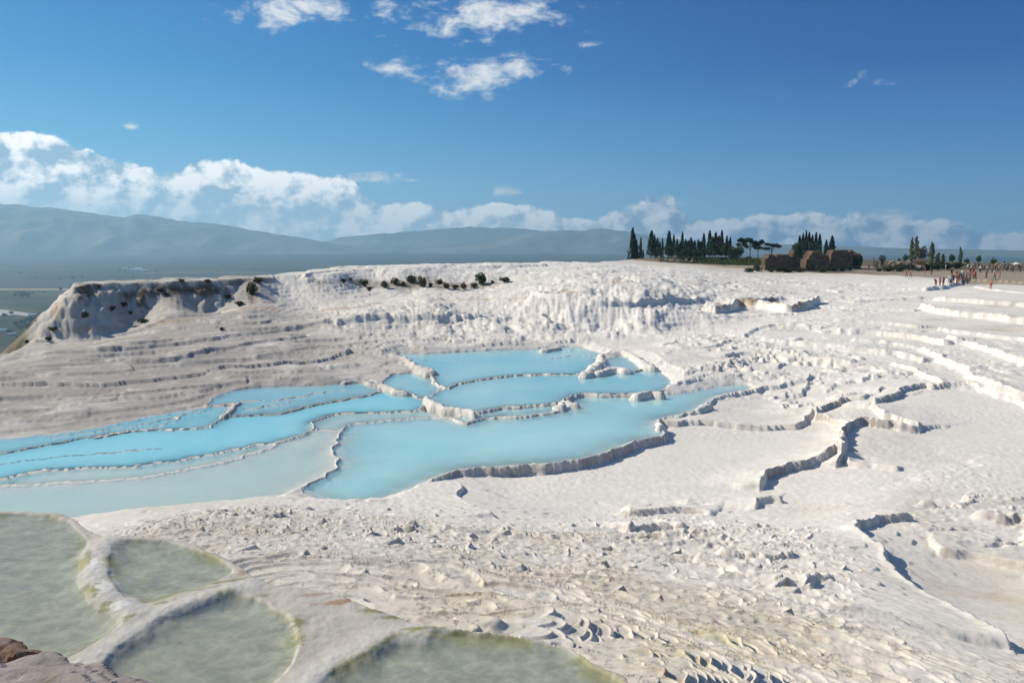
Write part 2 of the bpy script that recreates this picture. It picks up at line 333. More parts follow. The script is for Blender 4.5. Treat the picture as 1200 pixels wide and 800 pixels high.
# lumps and terracing of the slopes: a billowed height quantised into little steps with lobed fronts
bil = 0.30 * np.abs(perlin(X / 1.5, Y / 1.5, 21)) + 0.16 * np.abs(perlin(X / 0.6, Y / 0.6, 22)) + 0.40 * np.abs(perlin(X / 4.5, Y / 4.5, 23)) + 0.10 * perlin(X / 11, Y / 11, 24)
near = np.clip(RG / 24.0, 0.50, 1.25)
strat = smst(GREY, .22, .42) * smst(RG, 30, 40)
lay = 0.30 * perlin(ARC / 14.0, RG / 6.0, 25) + 0.13 * perlin(ARC / 7.0, RG / 3.0, 26) + 0.025 * np.abs(perlin(ARC / 0.9, RG / 1.6, 27))
nearb = .22 * np.abs(perlin(XW / 2.0, YW / .95, 35)) + .10 * np.abs(perlin(XW / .7, YW / .4, 36)) + .34 * np.abs(perlin(X / 5.0, Y / 3.0, 37))
nz_ = smst(46 - RG, 0, 12)
bil = bil * (1 - nz_) + 1.35 * nearb * nz_
bil = bil + .18 * (.10 * np.abs(perlin(X / .34, Y / .26, 28))) * smst(30 - RG, 0, 14)
q0 = Z0 + 0.95 * ROUGH * near * (bil * (1 - strat) + lay * strat)
def steps(q, s, sharp=0.80):
    k = q / s; f = np.floor(k); fr = k - f
    lipk = np.exp(-(fr / 0.10) ** 2) + smst(fr, .90, 1.0)        # the raised rim of each little basin
    return s * (f + 0.25 * fr + 0.75 * smst(fr, sharp, 1.0)) + s * 0.50 * lipk * LIPW
LIPW = (1 - strat) * smst(ROUGH, .25, .7) * smst(60 - RG, 0, 25)
pick = smst(perlin(X / 7, Y / 7, 31), -0.25, 0.25)
rn = RG * (1 + .35 * perlin(X / 5, Y / 5, 33))
tz = 0
for k_, (lo_, hi_, b_, s_) in enumerate([(0, 9, .08, .045), (9, 15, .13, .075), (15, 26, .22, .12), (26, 1e9, .36, .15)]):
    w_ = (smst(rn, lo_ * .85, lo_ * 1.15) if lo_ else 1) * (1 - (smst(rn, hi_ * .85, hi_ * 1.15) if hi_ < 1e8 else 0))
    tz = tz + w_ * (steps(q0, b_) * pick + steps(q0 + .05, s_) * (1 - pick))
Z0 = Z0 + (tz - Z0) * np.minimum(1.0, ROUGH * 1.35)
Z0 += (0.012 * ROUGH * (1 - .6 * strat) + 0.003 + .005 * smst(perlin(X / 5, Y / 5, 42), -.3, .4)) * fbm(X / 0.26, Y / 0.26, 41, 2) * np.clip(RG / 20, .5, 1.8)
crust = smst(ROUGH, .45, .9) * np.clip(RG / 14.0, .35, 1.6) * smst(55 - RG, 0, 20)
Z0 += crust * (1 - strat) * 0.02 * (np.abs(perlin(XW / 0.42, YW / 0.30, 43)) + 0.6 * np.abs(perlin(XW / 0.19, YW / 0.15, 44)) - .4)
Z0 -= over * 0.62 + 0.0
Z0 += np.clip(over / 12, 0, 1) * 1.3 * fbm(X / 9, Y / 9, 45, 3)
Z0 = np.maximum(Z0, -172.0)

def window(xs, ys, pad):
    a = np.degrees(np.arctan2(xs, ys)); r = np.hypot(xs, ys)
    j0 = np.searchsorted(AA, a.min() - math.degrees(pad / r.min()) - 0.5); j1 = np.searchsorted(AA, a.max() + math.degrees(pad / r.min()) + 0.5)
    i0 = np.searchsorted(RR, max(1.0, r.min() * 0.86 - pad)); i1 = np.searchsorted(RR, r.max() * 1.03 + pad)
    return slice(max(0, i0), min(NR, i1)), slice(max(0, j0), min(NA, j1))
def seg_dist(px, py, pts, closed):
    """distance to a polyline and, for open lines, on which side (+ left)"""
    best = np.full(px.shape, 1e9, np.float32); sg = np.zeros(px.shape, np.float32); tt = np.zeros(px.shape, np.float32)
    n = len(pts); m = n if closed else n - 1
    for i in range(m):
        ax, ay = pts[i]; bx, by = pts[(i + 1) % n]; ex, ey = bx - ax, by - ay; L2 = ex * ex + ey * ey + 1e-9
        t = ((px - ax) * ex + (py - ay) * ey) / L2; tc = np.clip(t, 0, 1)
        d = (px - ax - tc * ex) ** 2 + (py - ay - tc * ey) ** 2
        k = d < best; best = np.where(k, d, best)
        sg = np.where(k, np.sign(ex * (py - ay) - ey * (px - ax)), sg); tt = np.where(k, (i + tc) / m, tt)
    return np.sqrt(best), sg, tt
def inside(px, py, pts):
    c = np.zeros(px.shape, bool); n = len(pts)
    for i in range(n):
        ax, ay = pts[i]; bx, by = pts[(i + 1) % n]
        if ay == by: continue
        c ^= ((ay > py) != (by > py)) & (px < (bx - ax) * (py - ay) / (by - ay) + ax)
    return c
def round_poly(pts, closed, k=2):
    for _ in range(k):
        o = []
        n = len(pts)
        for i in range(n if closed else n - 1):
            a = np.array(pts[i]); b = np.array(pts[(i + 1) % n])
            o += [tuple(a * .78 + b * .22), tuple(a * .22 + b * .78)]
        pts = o if closed else [pts[0]] + o + [pts[-1]]
    return pts

# the two cliffs on the left: level tops with steep lumpy faces
for px, zt, back, slope, k in [([(90,336),(100,333),(150,331),(213,329.5),(270,327.5),(325,324.5)], -4.95, 5.5, .92, .45), ([(358,320),(372,318),(400,316),(500,313),(600,310.5),(640,309.5)], -4.6, 8, .62, .32)]:
    fr_ = [P(u, v, zt) for u, v in px]; bk = [(x * (1 + back / math.hypot(x, y)), y * (1 + back / math.hypot(x, y))) for x, y in fr_]
    pts = round_poly(fr_, False) + round_poly(bk, False)[::-1]
    si, sj = window(np.array([p[0] for p in pts]), np.array([p[1] for p in pts]), 9)
    qx = X[si, sj] + .35 * perlin(X[si, sj] / 2.2, Y[si, sj] / 2.2, 46) + .8 * perlin(X[si, sj] / 7, Y[si, sj] / 7, 47); qy = Y[si, sj] + .5 * np.abs(perlin(X[si, sj] / 1.6, Y[si, sj] / 4, 48))
    d, _, _ = seg_dist(qx, qy, pts, True); ins = inside(qx, qy, pts)
    lum = k * (np.abs(perlin(X[si, sj] / 1.1, Y[si, sj] / 1.1, 49)) + .5 * np.abs(perlin(X[si, sj] / .5, Y[si, sj] / .5, 50)) + 1.2 * np.abs(perlin(X[si, sj] / 3.2, Y[si, sj] / 3.2, 52)))
    face = zt - slope * d - .25 * smst(d, 0, .4) + lum * smst(d, 0, 1.5) * smst(7 - d, 0, 3)
    top = zt + .10 * fbm(X[si, sj] / 1.5, Y[si, sj] / 1.5, 53, 3)
    Z0[si, sj] = np.where(ins, np.minimum(np.maximum(Z0[si, sj], top), top + .25), np.maximum(np.minimum(Z0[si, sj], zt + .15), face))
# ledges: a line whose one side stands higher by h and sinks back over `decay` metres
SC = [
 ([(776,493),(800,495),(837,494),(880,497),(930,498),(950,491),(958,481)], -10.1, .34, 6, 'L'),
 ([(955,480),(967,473),(993,470),(1012,472)], -9.7, .42, 4, 'L'), ([(955,479),(975,489),(1000,499),(990,513),(982,531)], -9.75, .42, 4, 'L'),
 ([(1018,473),(1035,467),(1057,463),(1053,457),(1082,453),(1095,456)], -9.5, .42, 4, 'L'), ([(1019,472),(1047,490),(1072,498)], -9.6, .40, 4, 'L'),
 ([(986,535),(990,520),(992,510),(1000,500),(1013,494),(1047,497),(1074,500)], -9.55, .50, 2.2, 'L'), ([(985,530),(1007,541),(1053,549)], -9.75, .28, 1.0, 'L'),
 ([(890,566),(896,556),(901,549),(933,542),(960,537),(982,533)], -9.95, .50, 2.5, 'L'), ([(880,590),(886,582),(897,578),(909,580)], -9.8, .32, 2, 'L'),
 ([(1068,574),(1033,576),(1013,598),(1013,617),(1030,640),(1033,663),(1047,687),(1067,703),(1083,720),(1120,757),(1150,787),(1180,830)], -8.2, .38, 4.5, 'R'),
 ([(1108,648),(1147,651),(1200,668),(1280,685)], -8.8, .30, 3, 'L'), ([(533,553),(543,567),(533,577),(547,590),(577,617),(584,630)], -9.7, .20, 3, 'R'),
 ([(1078,360),(1100,366),(1163,372),(1200,377),(1270,384)], -8.1, .80, 9, 'L'), ([(1096,350),(1133,353),(1200,358),(1270,362)], -7.8, .60, 8, 'L'),
 ([(983,390),(1030,391),(1073,396),(1110,402)], -8.8, .55, 5, 'L'), ([(1110,399),(1160,412),(1200,426),(1270,442)], -8.9, .50, 5, 'L'), ([(1083,410),(1120,429),(1160,452),(1200,465),(1270,482)], -9.1, .50, 5, 'L'),
 ([(875,393),(883,384),(920,382),(960,386)], -8.9, .28, 4, 'L'), ([(890,398),(960,405),(1033,412),(1082,420)], -9.0, .40, 4, 'L'), ([(840,372),(900,369),(960,368)], -8.7, .25, 4, 'L'),
 ([(838,354),(858,352),(866,346),(885,348),(905,350),(925,354),(946,351),(962,346)], -7.3, 1.15, 4, 'L'), ([(885,346),(915,343),(946,344)], -7.2, .5, 3, 'L'), ([(1085,338),(1125,333),(1134,327),(1150,329),(1200,332),(1270,334)], -7.45, .65, 8, 'L'),
 ([(1140,336),(1170,341),(1200,344),(1260,347)], -7.6, .3, 6, 'L'), ([(783,404),(800,407),(830,406),(860,400)], -9.1, .25, 3, 'L'), ([(840,416),(870,411),(890,412)], -9.1, .35, 3, 'L'), ([(930,455),(948,449),(950,440)], -9.6, .3, 3, 'L'),
 ([(620,352),(660,356),(720,358),(780,352),(830,345)], -7.2, .6, 6, 'L'), ([(395,376),(440,374),(500,374),(560,372)], -8.2, .7, 5, 'L'),
 ([(0,449),(60,451),(130,450),(210,440),(320,430),(410,416)], -9.55, 0.30, 5, 'L'), ([(0,434),(100,437),(160,432)], -9.5, 0.22, 4, 'L'), ([(110,408),(190,402),(260,396),(340,388),(395,384)], -9.0, 0.33, 6, 'L'), ([(140,422),(200,421),(235,414),(300,405),(360,397)], -9.2, 0.30, 4, 'L'), ([(60,465),(150,463),(240,452),(300,446)], -9.65, 0.19, 3, 'L'), ([(0,478),(70,476),(140,470)], -9.8, 0.17, 3, 'L'), ([(40,395),(110,390),(180,384),(260,378)], -9.1, 0.28, 5, 'L'), ([(0,418),(70,415),(140,412)], -9.4, 0.22, 4, 'L'), ([(300,418),(370,408),(440,402),(520,400)], -9.3, 0.19, 3, 'L'), ([(0,496),(50,493),(110,485)], -9.85, 0.11, 2, 'L'),
 ([(845,464),(882,458),(905,456),(945,452)], -10.0, .32, 3, 'L'), ([(1000,353),(1040,351),(1085,350)], -8.0, .35, 5, 'L'), ([(975,376),(1040,379),(1078,384)], -8.6, .35, 4, 'L'), ([(935,421),(1000,431),(1052,442)], -9.5, .3, 4, 'L'), ([(1045,429),(1075,440),(1105,456)], -9.5, .32, 4, 'L'), ([(1130,452),(1180,470),(1240,492)], -9.5, .28, 4, 'L'), ([(1100,386),(1150,393),(1230,404)], -8.6, .35, 5, 'L'), ([(1000,400),(1050,404),(1090,409)], -9.0, .3, 4, 'L'), ([(960,361),(1020,363),(1070,366)], -8.4, .3, 4, 'L'),
 ([(820,660),(850,668),(880,690),(900,686)], -7.5, .16, 2, 'L'), ([(943,700),(945,685),(975,680)], -7.2, .18, 2, 'L'), ([(720,600),(760,604),(800,598),(840,603)], -9.9, .25, 3, 'L'), ([(735,625),(760,612),(800,612)], -9.0, .3, 2, 'L'),
]
rs = random.Random(5)
for _ in range(95):                                  # the many short broken ledges among the terraces
    u = rs.uniform(770, 1090); v = rs.uniform(392, 470)
    if v > 440 and (u < 905 or u > 1070): continue
    if u > 880 + (v - 392) * 2.6 + 60: continue
    L = rs.uniform(6, 22); z = float(np.interp(v, [370, 400, 440, 470], [-8.6, -9.1, -9.6, -9.75]))
    SC.append(([(u - L * .5, v + rs.uniform(-2, 3)), (u, v + rs.uniform(-1, 1)), (u + L * .5, v + rs.uniform(-3, 2))], z, rs.uniform(.10, .26), rs.uniform(1.4, 3.2), 'L'))
for _ in range(0):                                  # and over the lower slope
    u = rs.uniform(430, 1200); v = rs.uniform(590, 790)
    L = rs.uniform(8, 34); bz = float(np.interp(v, [590, 640, 690, 740, 790], [-10, -8.6, -7.0, -5.8, -5]))
    if u < 560 + (v - 700) * 2.2 or (v > 640 and u < 500): continue
    SC.append(([(u - L * .5, v + rs.uniform(-3, 6)), (u, v + rs.uniform(-3, 3)), (u + L * .5, v + rs.uniform(-6, 3))], bz, rs.uniform(.06, .15) * float(np.interp(v, [600, 790], [1.3, .6])), rs.uniform(.8, 2.0), 'L'))
WALLC = np.zeros_like(Z0)
for pts_px, z, h, dec, sd in SC:
    pts = round_poly([P(u, v, z) for u, v in pts_px], False)
    xs = np.array([p[0] for p in pts]); ys = np.array([p[1] for p in pts])
    si, sj = window(xs, ys, dec + 0.6)
    if si.stop - si.start < 2 or sj.stop - sj.start < 2: continue
    d, sg, t = seg_dist(XW[si, sj], YW[si, sj], pts, False)
    if sd == 'R': sg = -sg
    ef_ = min(.16, .7 / sum(math.dist(a_, b_) for a_, b_ in zip(pts, pts[1:])))
    endf = smst(t, 0, ef_) * smst(1 - t, 0, ef_)
    d = d + (1 - endf) * 0.0
    s = d * sg
    up = np.clip(1 - s / dec, 0, 1) ** 1.6
    Hh = h * .78 * (0.95 + 0.22 * perlin(XW[si, sj] / 1.7, YW[si, sj] / 1.7, 51)) * endf
    rim = 0.12 * h * np.exp(-(s / 0.12) ** 2)
    Z0[si, sj] += np.where(s > 0, Hh * up + rim, Hh * smst(s, -(.13 if math.hypot(xs[0], ys[0]) < 62 else .38), 0.0))

# the near channels stand on a shelf
PLAT = [(-500,585),(-200,592),(0,600),(60,603),(110,622),(125,628),(200,630),(255,643),(285,667),(305,680),(400,699),(460,717),(487,731),(533,737),(587,743),(640,751),(677,767),(735,797),(765,840),(790,960),(600,1250),(100,1300),(-700,1100),(-900,760)]
pp = round_poly([P(u, v, -3.0) for u, v in PLAT], True, 1)
si, sj = slice(0, NR), slice(0, NA)
lim = RG < 26
PXs, PYs = X + w1 * 0.30 + .035 * perlin(X / .35, Y / .35, 62) + .012 * perlin(X / .1, Y / .1, 63), Y + w2 * 0.30 + .035 * perlin(X / .35, Y / .35, 64) + .012 * perlin(X / .1, Y / .1, 65)
ii = np.searchsorted(RR, 26.0)
sub = np.s_[:ii, :]
dP, _, _ = seg_dist(PXs[sub], PYs[sub], pp, True); inP = inside(PXs[sub], PYs[sub], pp)
sP = np.where(inP, dP, -dP)
lip = -3.0 + 0.012 * fbm(X[sub] / .5, Y[sub] / .5, 61, 3) + .003 * fbm(X[sub] / .08, Y[sub] / .08, 68, 3)
Z0[sub] = np.where(inP, lip, np.maximum(np.minimum(Z0[sub], -3.05 + 0.25 * dP), lip - 0.03 - dP * 2.2))
SHELF = np.zeros_like(Z0); SHELF[sub] = smst(sP, -.35, .1)

# pools: level, outline, depth, shore softness
POOLS = [
 ('A', -10.0, [(353,568),(387,553),(397,540),(392,527),(400,513),(397,503),(407,497),(463,491),(493,487),(533,490),(545,495),(557,492),(580,488),(613,488),(657,483),(673,475),(667,465),(713,462),(783,462),(800,461),(835,452),(872,449),(887,455),(843,463),(825,474),(815,481),(800,486),(777,489),(772,500),(783,509),(753,514),(707,532),(653,542),(600,544),(543,549),(520,556),(490,569),(443,586),(400,591),(360,580)], .9, 5.0),
 ('C', -9.965, [(363,503),(363,493),(400,484),(467,481),(497,479),(515,486),(533,490),(493,487),(463,491),(407,497),(397,504)], .35, 1.0),
 ('G', -9.955, [(108,619),(200,604),(300,590),(353,572),(387,553),(397,540),(392,527),(400,513),(397,503),(363,503),(333,517),(313,527),(290,531),(283,536),(230,546),(187,556),(110,564),(33,566),(-60,571),(-220,580),(-320,610),(-200,640),(0,640)], .26, 2.0),
 ('strip', -9.94, [(33,566),(110,564),(187,556),(230,546),(283,536),(290,531),(313,527),(333,517),(300,521),(260,529),(197,539),(167,542),(157,546),(110,547),(43,551),(0,561),(-150,574)], .3, 1.0),
 ('B', -9.91, [(-250,585),(-150,574),(0,561),(43,551),(110,547),(157,546),(167,542),(197,539),(260,529),(300,521),(333,516),(360,506),(363,503),(363,492),(400,484),(467,481),(497,479),(500,465),(473,458),(455,458),(440,461),(400,467),(370,474),(337,482),(320,484),(290,485),(267,487),(253,493),(247,501),(167,502),(100,513),(40,524),(0,531),(-150,543),(-300,560)], 1.0, 2.0),
 ('F', -9.9, [(545,494),(530,489),(557,483),(587,477),(630,475),(660,470),(667,465),(673,475),(657,482),(613,487),(580,487),(557,491)], .3, 1.0),
 ('N1', -9.87, [(0,531),(40,524),(100,513),(167,502),(247,501),(253,493),(267,486),(272,478),(250,476),(227,479),(167,490),(110,501),(67,508),(0,515),(-150,530),(-200,545)], .35, .8),
 ('N2', -9.84, [(277,472),(268,487),(290,485),(320,484),(337,482),(370,474),(400,467),(440,461),(446,450),(430,445),(397,450),(320,452),(275,456),(250,466),(235,475),(258,474)], .35, 1.2),
 ('D2', -9.81, [(446,452),(460,440),(475,437),(500,435),(520,452),(502,466),(473,459)], .5, 1.0),
 ('E', -9.76, [(521,455),(543,447),(587,440),(630,438),(688,438),(720,432),(760,430),(785,440),(790,452),(770,459),(713,461),(677,460),(667,463),(660,470),(630,475),(587,477),(563,482),(557,482),(523,477),(513,471),(500,466),(508,460)], .6, 1.5),
 ('D', -9.67, [(462,414),(503,415),(560,411),(613,409),(683,406),(692,410),(709,415),(700,424),(688,437),(630,438),(587,440),(543,447),(521,455),(503,437),(490,429),(470,420)], .7, 1.5),
 ('M', -9.64, [(706,434),(712,422),(735,414),(752,419),(763,429),(740,436)], .25, 1.0),
]
NEARP = [
 ('channel', -3.018, [(-600,630),(-250,598),(0,603),(60,607),(104,627),(103,652),(108,672),(122,693),(148,715),(163,722),(145,740),(107,766),(60,790),(-100,900),(-700,900)], 0.060, .20),
 ('channel', -3.016, [(128,635),(200,633),(252,646),(280,668),(262,682),(235,690),(190,706),(172,712),(150,700),(134,680),(124,655)], 0.054, .18),
 ('channel', -3.022, [(288,692),(340,712),(350,735),(357,765),(340,790),(300,830),(120,860),(110,800),(118,778),(170,745),(220,710),(262,695)], 0.078, .20),
 ('channel', -3.022, [(470,739),(520,739),(585,745),(638,753),(675,769),(728,798),(756,850),(700,950),(330,900),(372,810),(410,775),(445,752)], 0.060, .20),
]
WATERS = []
OWN = np.full(Z0.shape, -1, np.int8); RIMM = np.zeros_like(Z0)
for k, (nm, L, px, depth, soft) in enumerate(POOLS):
    pts = round_poly([P(u, v, L) for u, v in px], True, 1)
    xs = np.array([p[0] for p in pts]); ys = np.array([p[1] for p in pts])
    si, sj = window(xs, ys, 2.5)
    qx = X[si, sj] + ((XW - X)[si, sj] * 0.6 + .22 * np.abs(perlin(X[si, sj] / .9, Y[si, sj] / .9, 76))); qy = Y[si, sj] + ((YW - Y)[si, sj] * 0.6 + .22 * np.abs(perlin(X[si, sj] / .9, Y[si, sj] / .9, 77)))
    d, _, _ = seg_dist(qx, qy, pts, True); ins = inside(qx, qy, pts)
    z = Z0[si, sj]; own = OWN[si, sj]
    rimz = L + 0.018 + 0.006 * perlin(qx / .5, qy / .5, 71)
    rw = 0.06
    dam = np.where(d < rw, rimz, rimz - (d - rw) * 3.2)
    bank = L + 0.05 + (d - rw).clip(0) * 0.30                 # uphill ground may not overhang the water
    outz = np.maximum(np.minimum(z, np.where(own >= 0, z, bank + 0.35 * (d > 1.0) + 6 * smst(d, 1.0, 2.5))), dam)
    bed = L - 0.01 - depth * (1 - np.exp(-d / (soft * 0.55)))
    inz = np.where(d < 0.04, rimz, bed)
    Z0[si, sj] = np.where(ins, inz, outz)
    if nm != 'A': RIMM[si, sj] = np.maximum(RIMM[si, sj], smst(-d, -.7, -.3))
    o2 = own.copy(); o2[ins] = k; o2[(~ins) & (dam > z) & (dam > L - .5)] = -1
    OWN[si, sj] = o2
CH = np.zeros_like(Z0); EDGE = np.zeros_like(Z0)
for k, (nm, L, px, depth, soft) in enumerate(NEARP):
    pts = round_poly([P(u, v, L) for u, v in px], True, 2)
    d, _, _ = seg_dist(PXs[sub], PYs[sub], pts, True); ins = inside(PXs[sub], PYs[sub], pts)
    bed = L - 0.004 - depth * (1 - np.exp(-(d / soft))) + 0.004 * fbm(X[sub] / .16, Y[sub] / .12, 75, 2) + 0.012 * perlin(X[sub] / .5, Y[sub] / .5, 78)
    tb = smst(d, 0, .05)
    Z0[sub] = np.where(ins, np.minimum(bed * tb + Z0[sub] * (1 - tb), Z0[sub]), Z0[sub])
    o = OWN[sub]; o[ins] = 100 + k; CH[sub] = np.maximum(CH[sub], np.where(ins, smst(d, 0, .07), 0)); EDGE[sub] = np.maximum(EDGE[sub], np.exp(-((np.where(ins, d, -d * 2) - .05) / .075) ** 2))
# crusty crests on some pool walls
for px, z, h, w in [([(50,515),(110,506),(167,496),(200,490),(238,481)], -9.87, .05, .07), ([(110,514),(160,504),(205,492),(216,484)], -9.87, .05, .07), ([(235,477),(285,470),(337,469),(370,461),(405,457)], -9.83, .05, .07), ([(290,480),(320,476),(350,470)], -9.83, .04, .06), ([(640,421),(683,416),(705,420)], -9.67, .05, .08), ([(500,421),(520,426),(545,424)], -9.67, .03, .06), ([(0,545),(70,536),(140,528),(190,526)], -9.92, .035, .06), ([(463,415),(470,419),(480,424),(492,431),(500,436)], -9.5, .30, .30), ([(446,452),(456,458),(473,460)], -9.7, .16, .2), ([(500,466),(513,472),(523,478),(540,481),(557,483)], -9.64, .12, .16), ([(655,478),(668,470),(674,474)], -9.8, .14, .2), ([(686,437),(700,426),(709,417),(714,409)], -9.5, .22, .3), ([(700,436),(722,430),(735,434)], -9.5, .2, .25), ([(713,409),(735,413),(752,419),(763,430)], -9.45, .2, .3), ([(638,410),(655,408)], -9.5, .16, .25), ([(745,462),(765,458),(775,461)], -9.64, .15, .2), ([(405,449),(425,447),(440,452)], -9.76, .15, .25), ([(262,487),(272,479),(277,473)], -9.78, .12, .15), ([(775,497),(771,503)], -9.95, .15, .2), ([(825,474),(817,480)], -9.95, .15, .2)]:
    pts = round_poly([P(u, v, z) for u, v in px], False)
    si, sj = window(np.array([p[0] for p in pts]), np.array([p[1] for p in pts]), 1.5)
    d, _, t = seg_dist(XW[si, sj], YW[si, sj], pts, False)
    lump = z + .7 * h * (.6 + 1.1 * np.abs(perlin(X[si, sj] / .45, Y[si, sj] / .45, 73))) * np.exp(-(d / w) ** 2) - .35 * smst(d, w, 2 * w)
    Z0[si, sj] = np.where(d < 2 * w, np.maximum(Z0[si, sj], lump), Z0[si, sj]); RIMM[si, sj] = np.maximum(RIMM[si, sj], smst(-d, -2.5 * w, -1.5 * w))
# rounded dams between the channels
DAMS = [([(125,633),(113,648),(114,668),(126,690),(148,709),(170,722)], -2.98, .028, .13), ([(60,800),(110,773),(150,747),(200,715),(240,698),(285,684),(300,684)], -2.98, .02, .12), ([(330,850),(372,795),(412,760),(455,738),(490,737)], -2.98, .02, .13)]
DAMC = np.zeros_like(Z0)
for px, z, h, w in DAMS:
    pts = round_poly([P(u, v, z) for u, v in px], False)
    d, _, _ = seg_dist(PXs[sub], PYs[sub], pts, False)
    w = w * (1.15 + .22 * perlin(X[sub] / .4, Y[sub] / .4, 66)); b = np.exp(-(d / w) ** 2)
    h = h + .005 * fbm(X[sub] / .09, Y[sub] / .09, 67, 3)
    tp_ = -3.0 + h; Z0[sub] = np.where(tp_ > Z0[sub], Z0[sub] + (tp_ - Z0[sub]) * b, Z0[sub]); DAMC[sub] = np.maximum(DAMC[sub], b)

# ------------------------------------------------------------------ look-up of the ground under a photograph pixel
def hit(u, v, rmin=3.5):
    d = ray(u, v); a = math.degrees(math.atan2(d[0], d[1])); sl = d[2] / math.hypot(d[0], d[1])
    j = min(NA - 2, max(0, int(np.searchsorted(AA, a)) - 1)); w = (a - AA[j]) / (AA[j + 1] - AA[j])
    zc = Z0[:, j] * (1 - w) + Z0[:, j + 1] * w
    g = zc - sl * RR; k = np.where((g >= 0) & (RR > rmin))[0]
    if len(k) == 0: return None
    i = k[0]; r = RR[i]
    if i > 0 and g[i - 1] < 0: r = RR[i - 1] + (RR[i] - RR[i - 1]) * (-g[i - 1] / (g[i] - g[i - 1]))
    return (r * math.sin(math.radians(a)), r * math.cos(math.radians(a)), sl * r)
def ground_z(x, y):
    a = math.degrees(math.atan2(x, y)); r = math.hypot(x, y)
    j = min(NA - 2, max(0, int(np.searchsorted(AA, a)) - 1)); i = min(NR - 2, max(0, int(np.searchsorted(RR, r)) - 1))
    wj = (a - AA[j]) / (AA[j + 1] - AA[j]); wi = (r - RR[i]) / (RR[i + 1] - RR[i])
    return float((Z0[i, j] * (1 - wi) + Z0[i + 1, j] * wi) * (1 - wj) + (Z0[i, j + 1] * (1 - wi) + Z0[i + 1, j + 1] * wi) * wj)

# ------------------------------------------------------------------ ground colours (albedo of crust, stains and soil, with some light and shade painted in)
def lerp(a, b, t): return a + (np.asarray(b, np.float32) - a) * t[..., None]
C = np.empty(Z0.shape + (3,), np.float32); C[:] = (0.84, 0.78, 0.69)
v1 = fbm(X / 6, Y / 6, 81, 3); v2 = fbm(X / 1.3, Y / 1.3, 84, 3); v3 = fbm(X / .35, Y / .35, 87, 2)
C = lerp(C, (0.37, 0.335, 0.30), np.clip(GREY * 1.75 * (1 + .5 * v1 + .35 * v2), 0, 1))
C = lerp(C, (0.66, 0.555, 0.385), np.clip(WARM * (1 + 1.0 * v1 + .6 * v2), 0, .9))
flats = smst(-ROUGH, -.35, -.05)
C *= (1 + .06 * v1 + .05 * v2 + .04 * v3)[..., None]
C = lerp(C, (0.62, 0.56, 0.48), np.clip(smst(v1 + .4 * v2, .25, 1.0) * .55, 0, 1))
over_t = smst(over + 2.5 * v1, 1.0, 9.0)
soil = lerp(np.broadcast_to(np.array((0.20, 0.16, 0.10), np.float32), C.shape).copy(), (0.07, 0.075, 0.04), smst(v1, -.3, .5))
C = C * (1 - over_t[..., None]) + soil * over_t[..., None]
rb = np.interp(AA, [azel(u, 320)[0] for u in (700, 745, 860, 900, 1040, 1110, 1135, 1200, 1300)], [400, 208, 190, 178, 176, 168, 152, 148, 148]).astype(np.float32)
back = smst(RG + 4 * v1 - rb[None, :], -2, 3) * (AG > 0)
C = lerp(C, (0.33, 0.26, 0.18), back * .92)
grs = smst(RG + 5 * v2, 200, 212) * smst(AG, 9, 12) * smst(-AG, -20, -17)
C = lerp(C, (0.07, 0.085, 0.03), grs * .9)
C = lerp(C, (0.09, 0.085, 0.04), smst(RG, 205, 222) * (AG > 0) * .8)
# darker brown on the steep faces of the small steps
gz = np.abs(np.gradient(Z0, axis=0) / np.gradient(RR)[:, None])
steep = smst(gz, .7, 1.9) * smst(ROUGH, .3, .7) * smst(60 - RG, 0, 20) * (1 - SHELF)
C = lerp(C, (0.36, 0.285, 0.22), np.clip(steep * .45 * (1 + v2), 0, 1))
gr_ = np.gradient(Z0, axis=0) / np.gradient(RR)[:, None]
wall_shade = smst(gr_, .45, 1.3) * smst(74 - RG, 0, 12) * smst(RG, 22, 26) * (1 - SHELF) * (1 - .85 * RIMM)  # shade painted in brown on steep walls that face the viewer
C = lerp(C, (0.37, 0.31, 0.26), np.clip(wall_shade * .62 * (1 + .8 * v2), 0, 1))
sh = SHELF * (1 - .0 * CH)
C = lerp(C, (0.52, 0.48, 0.405), sh * .95)
C = lerp(C, (0.43, 0.41, 0.325), CH * .95)
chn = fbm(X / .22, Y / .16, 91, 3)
caustic = (1 - np.abs(perlin(X / .15 + w1, Y / .12 + w2, 93))) ** 6 + .6 * (1 - np.abs(perlin(X / .08, Y / .07, 94))) ** 6  # caustic net of rippling light, painted into the channel bed colour
C = C * (1 + (CH * (.30 * chn + .22 * caustic - .04))[..., None])
C = lerp(C, (0.57, 0.54, 0.48), np.clip(DAMC * 1.1, 0, 1) * (1 - CH * .5))
alg = EDGE * smst(fbm(X / .45, Y / .45, 96, 3) + .25 * fbm(X / .06, Y / .06, 97, 2), .05, .5)
C = lerp(C, (0.34, 0.305, 0.11), np.clip(alg * .7, 0, 1))
STAINS = []
